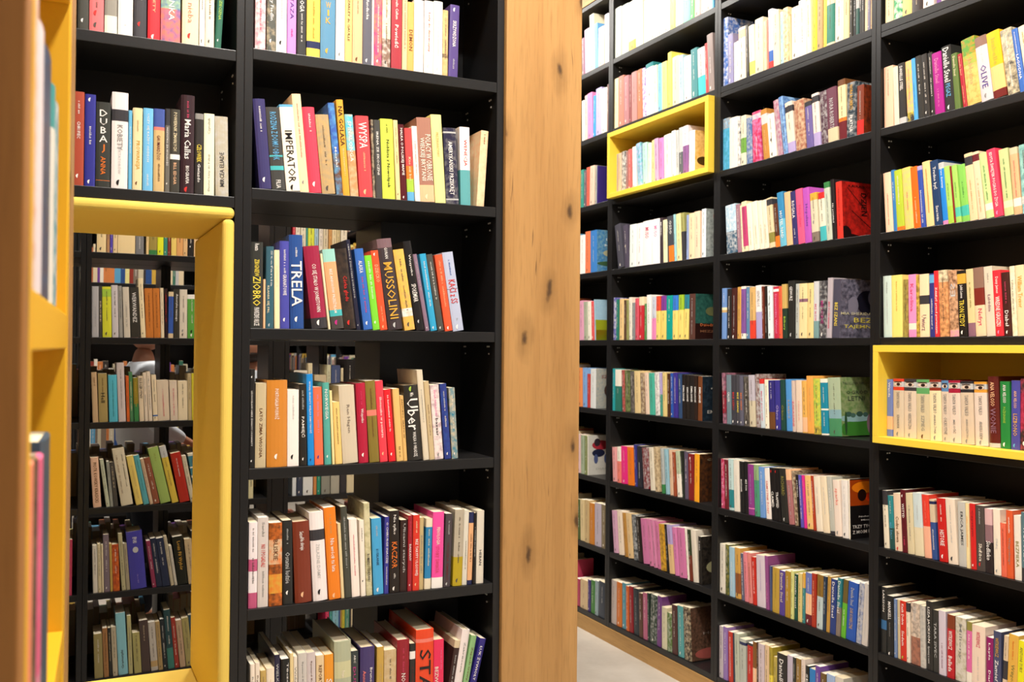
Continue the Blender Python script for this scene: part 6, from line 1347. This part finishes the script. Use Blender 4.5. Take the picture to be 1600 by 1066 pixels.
# rows further back, and the reverse side of the see-through bookcases
PALL = ['e8dcc8','d8c4a0','c4b89c','efe6d4','8c3428','2c4c84','386c58','c8a040','3a3430','b8b4b0','a85c3c','70408c','c0405c','5c9cc0','e0d488','24222a','7c6c5c','d07c44']
def fill(fr, s0, s1, z, y, p=1.0, flip=False, dark=False, rr=random.Random(3)):
    x = s0+rr.uniform(.003,.02)
    lim = s1-rr.uniform(.0,.06)
    while x<lim-.04:
        t = rr.uniform(.012,.034); h = rr.uniform(.17,.225); D = rr.uniform(.12,.145)
        if rr.random()<p:
            c = s2l(rr.choice(PALL)); mb = MB()
            if flip:
                mb.box(0,t,0,D,0,h,c); mb.box(.0012,t-.0012,-.0006,.01,.001,h-.001,s2l('b8a888'),(0,0,0,0),1)
            else:
                mb.box(0,t,0,D,0,h,c); mb.box(.0012,t-.0012,.002,D+.0005,h-.001,h+.0002,s2l('dccba8'),(0,0,0,0),1)
                if rr.random()<.7:
                    e = s2l(rr.choice(['f0e8dc','2c2420'])) if lum(c)>.25 else s2l('f0e8dc'); put_line(mb,t/2,h*.9,h*rr.uniform(.2,.6),t*.3,-.0004,e,rr)
            far.add(mb,place_matrix(fr,x,y,z,0,t))
        x += t+.0004
for i in range(-9,0):
    for r in range(-4,4): fill('R',(i-1)*W,i*W-DIV,zR(r),.01)
for r in range(-4,3):
    fill('X',-.6912,-.04,zX(r),.01)
    for s0,s1 in ((-.70,-.05),(0,.6512)): fill('Z',s0,s1,zX(r),.01)
for r in range(-4,0):
    for s0,s1 in ((-.37,.28),(.32,.97 if r<-1 else .5),(1.01,1.6)): fill('X',s0,s1,zX(r),.345,1,True)
ext = {}
for cur,v_,hd_,hx_,lb_,dc_ in BOOKS:
    k_ = (cur[0],cur[1],cur[2]); e_ = ext.get(k_,(9,-9)); ext[k_] = (min(e_[0],v_[0]),max(e_[1],v_[0]+v_[1]+max(0,v_[2]*math.sin(math.radians(v_[3])))))
for (u,r,z),(a_,b2) in ext.items():
    n_ = .0225 if (u,r) in (('W3',-1),) else .002
    if u=='W3': fill('R',b2+.002,3*W-DIV-n_,z,.01)
    if u=='W0': fill('R',-W,a_+.0,z,.01)
    if u=='X' : pass
fb = far.build('background_books',[M['cover'],M['paper']],None,True)
tag(fb,'smaller books packed on the far and outer shelves of all the bookcases','books',kind='stuff')
# large books in the near yellow unit
FB = [(.822,.046,.262,.045,'e2b49c',1,'tan and pink art book, nearest in the upper compartment of the near yellow unit',['N f0e0d8 .3']),
 (.869,.092,.236,.045,'f1e4e6',1,'thick whitish pink album in the near yellow unit, tallest of its compartment',['L .9 .2 .1 b0a0a8']),
 (.963,.128,.243,.045,'4a4858',1,'dark slate album between whitish and teal albums in the near yellow unit',['N 3c5878 .3','L .9 .3 .1 a8b0bc']),
 (1.094,.05,.236,.045,'e8e4d8',1,'off-white album beside the slate one in the near yellow unit',['B .8 1 2f9c9c','L .7 .1 .3 6c9cb0']),
 (1.146,.085,.232,.045,'3c90a0',1,'teal album farthest from us in the upper yellow compartment',['N e0e0d8 .3']),
 (.83,.055,.318,-.417,'ee8c6c',1,'coral album, nearest in the lower compartment of the near yellow unit',[]),
 (.887,.05,.316,-.417,'7c6448',1,'brown patterned album between coral and pink ones in the lower yellow compartment',['N 2c2420 .4']),
 (.939,.085,.31,-.417,'e86c94',1,'pink album with pale foot in the lower yellow compartment',['B 0 .35 e8bcc8','N d84c80 .3']),
 (1.026,.125,.32,-.417,'2a4c60',1,'dark petrol blue album, widest in the lower yellow compartment',['L .95 .55 .12 b8c4c8'])]
for s,t,h,z,hx,hard,label,deco in FB:
    cv,pg,ink = make_book(t-.001,h,.24,hard,hx,deco,None,False)
    root = bpy.data.objects.new('book',None); root.empty_display_size = .05; C.objects.link(root); root.matrix_world = place_matrix('F',s,.004,z,0,t)
    cv.build('cover',M['cover'],root,True); pg.build('pages',M['paper'],root,True)
    if ink.f: ink.build('printed_lettering',M['ink'],root,True)
    tag(root,label,'book','large albums in the near yellow unit')
# ---------------------------------------------------------------- people between the far bookcases
def skin_mesh(name, pts, edges, rad, mat, parent=None, sub=2):
    me = bpy.data.meshes.new(name); me.from_pydata(pts,edges,[]); o = bpy.data.objects.new(name,me); C.objects.link(o)
    sk = o.modifiers.new('skin','SKIN'); sk.use_smooth_shade = True; 
    if not me.skin_vertices: me.skin_vertices.new()
    for i,rv in enumerate(rad): me.skin_vertices[0].data[i].radius = rv if isinstance(rv,tuple) else (rv,rv)
    me.skin_vertices[0].data[0].use_root = True
    ss = o.modifiers.new('sub','SUBSURF'); ss.levels = sub; ss.render_levels = sub
    bpy.context.view_layer.update(); dg = bpy.context.evaluated_depsgraph_get()
    m2 = bpy.data.meshes.new_from_object(o.evaluated_get(dg)); bpy.data.objects.remove(o); bpy.data.meshes.remove(me); m2.name = name
    return m2
def mesh_lists(me): return [tuple(v.co) for v in me.vertices],[tuple(p.vertices) for p in me.polygons]
def ball(c, r, n=20, mth=14, fn=None):
    vs=[]; fs=[]
    for j in range(mth+1):
        for i in range(n):
            th = math.pi*j/mth; ph = 2*math.pi*i/n; d = (math.sin(th)*math.cos(ph),math.sin(th)*math.sin(ph),math.cos(th))
            q = (c[0]+r[0]*d[0],c[1]+r[1]*d[1],c[2]+r[2]*d[2]); vs.append(fn(q,d) if fn else q)
    for j in range(mth):
        for i in range(n): fs.append((j*n+i,(j+1)*n+i,(j+1)*n+(i+1)%n,j*n+(i+1)%n))
    return vs,fs
def person(loc, rz, H, label, shirt, arm, beard=False):
    k = H/1.75; S = lambda *a: tuple(v*k for v in a); root = empty('person',loc,rz)   # faces -y
    hd = 1.60
    def face(q,d):
        x,y,z = q
        fx,fz = d[0],d[2]
        if d[1]<0:
            y -= .022*k*math.exp(-(fx/.14)**2-((fz+.12)/.2)**2)           # nose
            y += .010*k*(math.exp(-((fx-.38)/.16)**2-((fz-.08)/.12)**2)+math.exp(-((fx+.38)/.16)**2-((fz-.08)/.12)**2))   # eye sockets
            y -= .006*k*math.exp(-(fx/.3)**2-((fz+.5)/.1)**2)             # lips
            y -= .010*k*math.exp(-(fx/.3)**2-((fz+.85)/.2)**2)            # chin
        if fz<-.2: x = loc0+(x-loc0)*(1+.28*(fz+.2))
        return (x,y,z)
    loc0 = 0
    pts = [S(0,0,.95),S(0,.01,1.15),S(0,0,1.36),S(0,.012,1.47),S(0,0,1.54)]
    rad = [.10*k,(.09*k),(.085*k),.052*k,.052*k]; ed = [(0,1),(1,2),(2,3),(3,4)]
    def limb(start, chain, rr):
        a = start
        for p_,r_ in zip(chain,rr): pts.append(S(*p_)); rad.append(r_*k); ed.append((a,len(pts)-1)); a = len(pts)-1
        return a
    for sx in (-1,1):
        e = (sx*.25,-.02,1.14); hnd = (sx*.22,-.20,1.02) if arm else (sx*.27,-.05,.88)
        a = limb(2,[(sx*.17,0,1.40),e,hnd],[.058,.042,.028])
        p0 = Vector(hnd); dr = (p0-Vector(e)).normalized()
        pm = p0+dr*.07; a2 = limb(a,[tuple(pm)],[.030])
        for fi,off in enumerate((-.024,-.008,.008,.024)):
            b1 = pm+dr*.035+Vector((off,0,0)); b2 = b1+dr*.03+Vector((0,-.012,-.012)); b3 = b2+dr*.012+Vector((0,-.01,-.018))
            limb(a2,[tuple(b1),tuple(b2),tuple(b3)],[.0095,.0085,.0075])
        th = p0+dr*.03+Vector((-sx*.032,-.012,0)); limb(a,[tuple(th),tuple(th+dr*.035)],[.011,.009])
        limb(0,[(sx*.09,0,.88),(sx*.10,-.01,.50),(sx*.10,.02,.09),(sx*.10,-.12,.045)],[.072,.048,.034,.03])
    me = skin_mesh('body',pts,ed,rad,None); v,f = mesh_lists(me)
    v2,f2 = ball(S(0,-.01,hd+.04),S(.078,.098,.122),28,22,face); n0=len(v); v+=v2; f+=[tuple(n0+i for i in q) for q in f2]; nh=len(f)
    for sx in (-1,1):
        v2,f2 = ball(S(sx*.079,.01,hd+.035),S(.012,.022,.034),10,8); n0=len(v); v+=v2; f+=[tuple(n0+i for i in q) for q in f2]
    nl = len(f); v2,f2 = ball(S(0,-.094,hd-.026),S(.024,.009,.006),10,6); n0=len(v); v+=v2; f+=[tuple(n0+i for i in q) for q in f2]
    ne = len(f)
    for sx in (-1,1):
        v2,f2 = ball(S(sx*.030,-.088,hd+.05),S(.013,.008,.007),10,6); n0=len(v); v+=v2; f+=[tuple(n0+i for i in q) for q in f2]
        v2,f2 = ball(S(sx*.030,-.094,hd+.072),S(.019,.006,.004),8,5); n0=len(v); v+=v2; f+=[tuple(n0+i for i in q) for q in f2]
    m3 = bpy.data.meshes.new('body'); m3.from_pydata(v,[],f)
    for mm in ('skin','lips','hair'): m3.materials.append(M[mm])
    for i,p_ in enumerate(m3.polygons): p_.use_smooth = True; p_.material_index = 1 if nl<=i<ne else (2 if i>=ne else 0)
    bd = bpy.data.objects.new('body',m3); C.objects.link(bd); bd.parent = root
    def hairf(q,d):
        x,y,z = q
        if d[1]<-.35 and d[2]<.55: y += .05*k
        if d[2]<-.35: z += .03*k
        return (x,y,z)
    v,f = ball(S(0,.008,hd+.066),S(.085,.100,.112),24,18,hairf)
    me = bpy.data.meshes.new('hair'); me.from_pydata(v,[],f); me.materials.append(M['hair'])
    for p_ in me.polygons: p_.use_smooth = True
    ho = bpy.data.objects.new('hair',me); C.objects.link(ho); ho.parent = root
    sp = [S(0,0,.93),S(0,.01,1.15),S(0,0,1.37),S(0,.01,1.46)]; sr = [.155*k,.15*k,.15*k,.068*k]; se=[(0,1),(1,2),(2,3)]
    for sx in (-1,1):
        e = (sx*.25,-.02,1.14); hnd = (sx*.223,-.175,1.035) if arm else (sx*.268,-.046,.91); n0=len(sp)
        sp += [S(sx*.175,0,1.40),S(*e),S(*hnd)]; sr += [.072*k,.054*k,.042*k]; se += [(2,n0),(n0,n0+1),(n0+1,n0+2)]
    me = skin_mesh('shirt',sp,se,sr,None); me.materials.clear(); me.materials.append(M[shirt]); so = bpy.data.objects.new('shirt',me); C.objects.link(so); so.parent = root
    for nm,pp,rr_,mt_ in (('trousers',lambda sx:[(sx*.09,0,.86),(sx*.10,-.01,.50),(sx*.10,.02,.12)],[.102,.074,.062],'trousers'),):
        sp=[S(0,0,.96)]; sr=[.15*k]; se=[]
        for sx in (-1,1):
            n0=len(sp); sp += [S(*q) for q in pp(sx)]; sr += [x_*k for x_ in rr_]; se += [(0,n0),(n0,n0+1),(n0+1,n0+2)]
        me = skin_mesh(nm,sp,se,sr,None); me.materials.clear(); me.materials.append(M[mt_]); so = bpy.data.objects.new(nm,me); C.objects.link(so); so.parent = root
    for sx in (-1,1):
        v,f = ball(S(sx*.10,-.06,.045),S(.048,.135,.044)); v=[(a,b,max(c,.002)) for a,b,c in v]
        me = bpy.data.meshes.new('shoe'); me.from_pydata(v,[],f); me.materials.append(M['hair'])
        so = bpy.data.objects.new('shoe',me); C.objects.link(so); so.parent = root
    if beard:
        v,f = ball(S(0,-.022,hd-.032),S(.062,.076,.052),24,14,lambda q,d: (q[0],q[1]+(.018*k if d[2]>.35 else 0),q[2]-(.0 if d[2]<.3 else .006*k)))
        me = bpy.data.meshes.new('beard'); me.from_pydata(v,[],f); me.materials.append(M['hair'])
        for p_ in me.polygons: p_.use_smooth = True
        so = bpy.data.objects.new('beard',me); C.objects.link(so); so.parent = root
    return tag(root,label,'person')
def at(px, n_):   # floor point at distance n_ behind the front of the second bookcase
    o = FR['X'][0]; d = Vector((math.cos(FR['X'][1]),math.sin(FR['X'][1]),0)); iw = Vector((-d.y,d.x,0)); q = o+iw*n_; k_ = (px-800)/1475.4
    s_ = (k_*q.y-q.x)/(d.x-k_*d.y); p_ = q+d*s_; return (p_.x,p_.y,0)
person(at(397,1.42),math.radians(-12),1.525,'bearded man with a white collar looking over books, seen through the window','shirt',True,True)
person(at(226,.9),math.radians(120),1.60,'person in a white shirt standing behind the books seen through the nook','shirt',True)
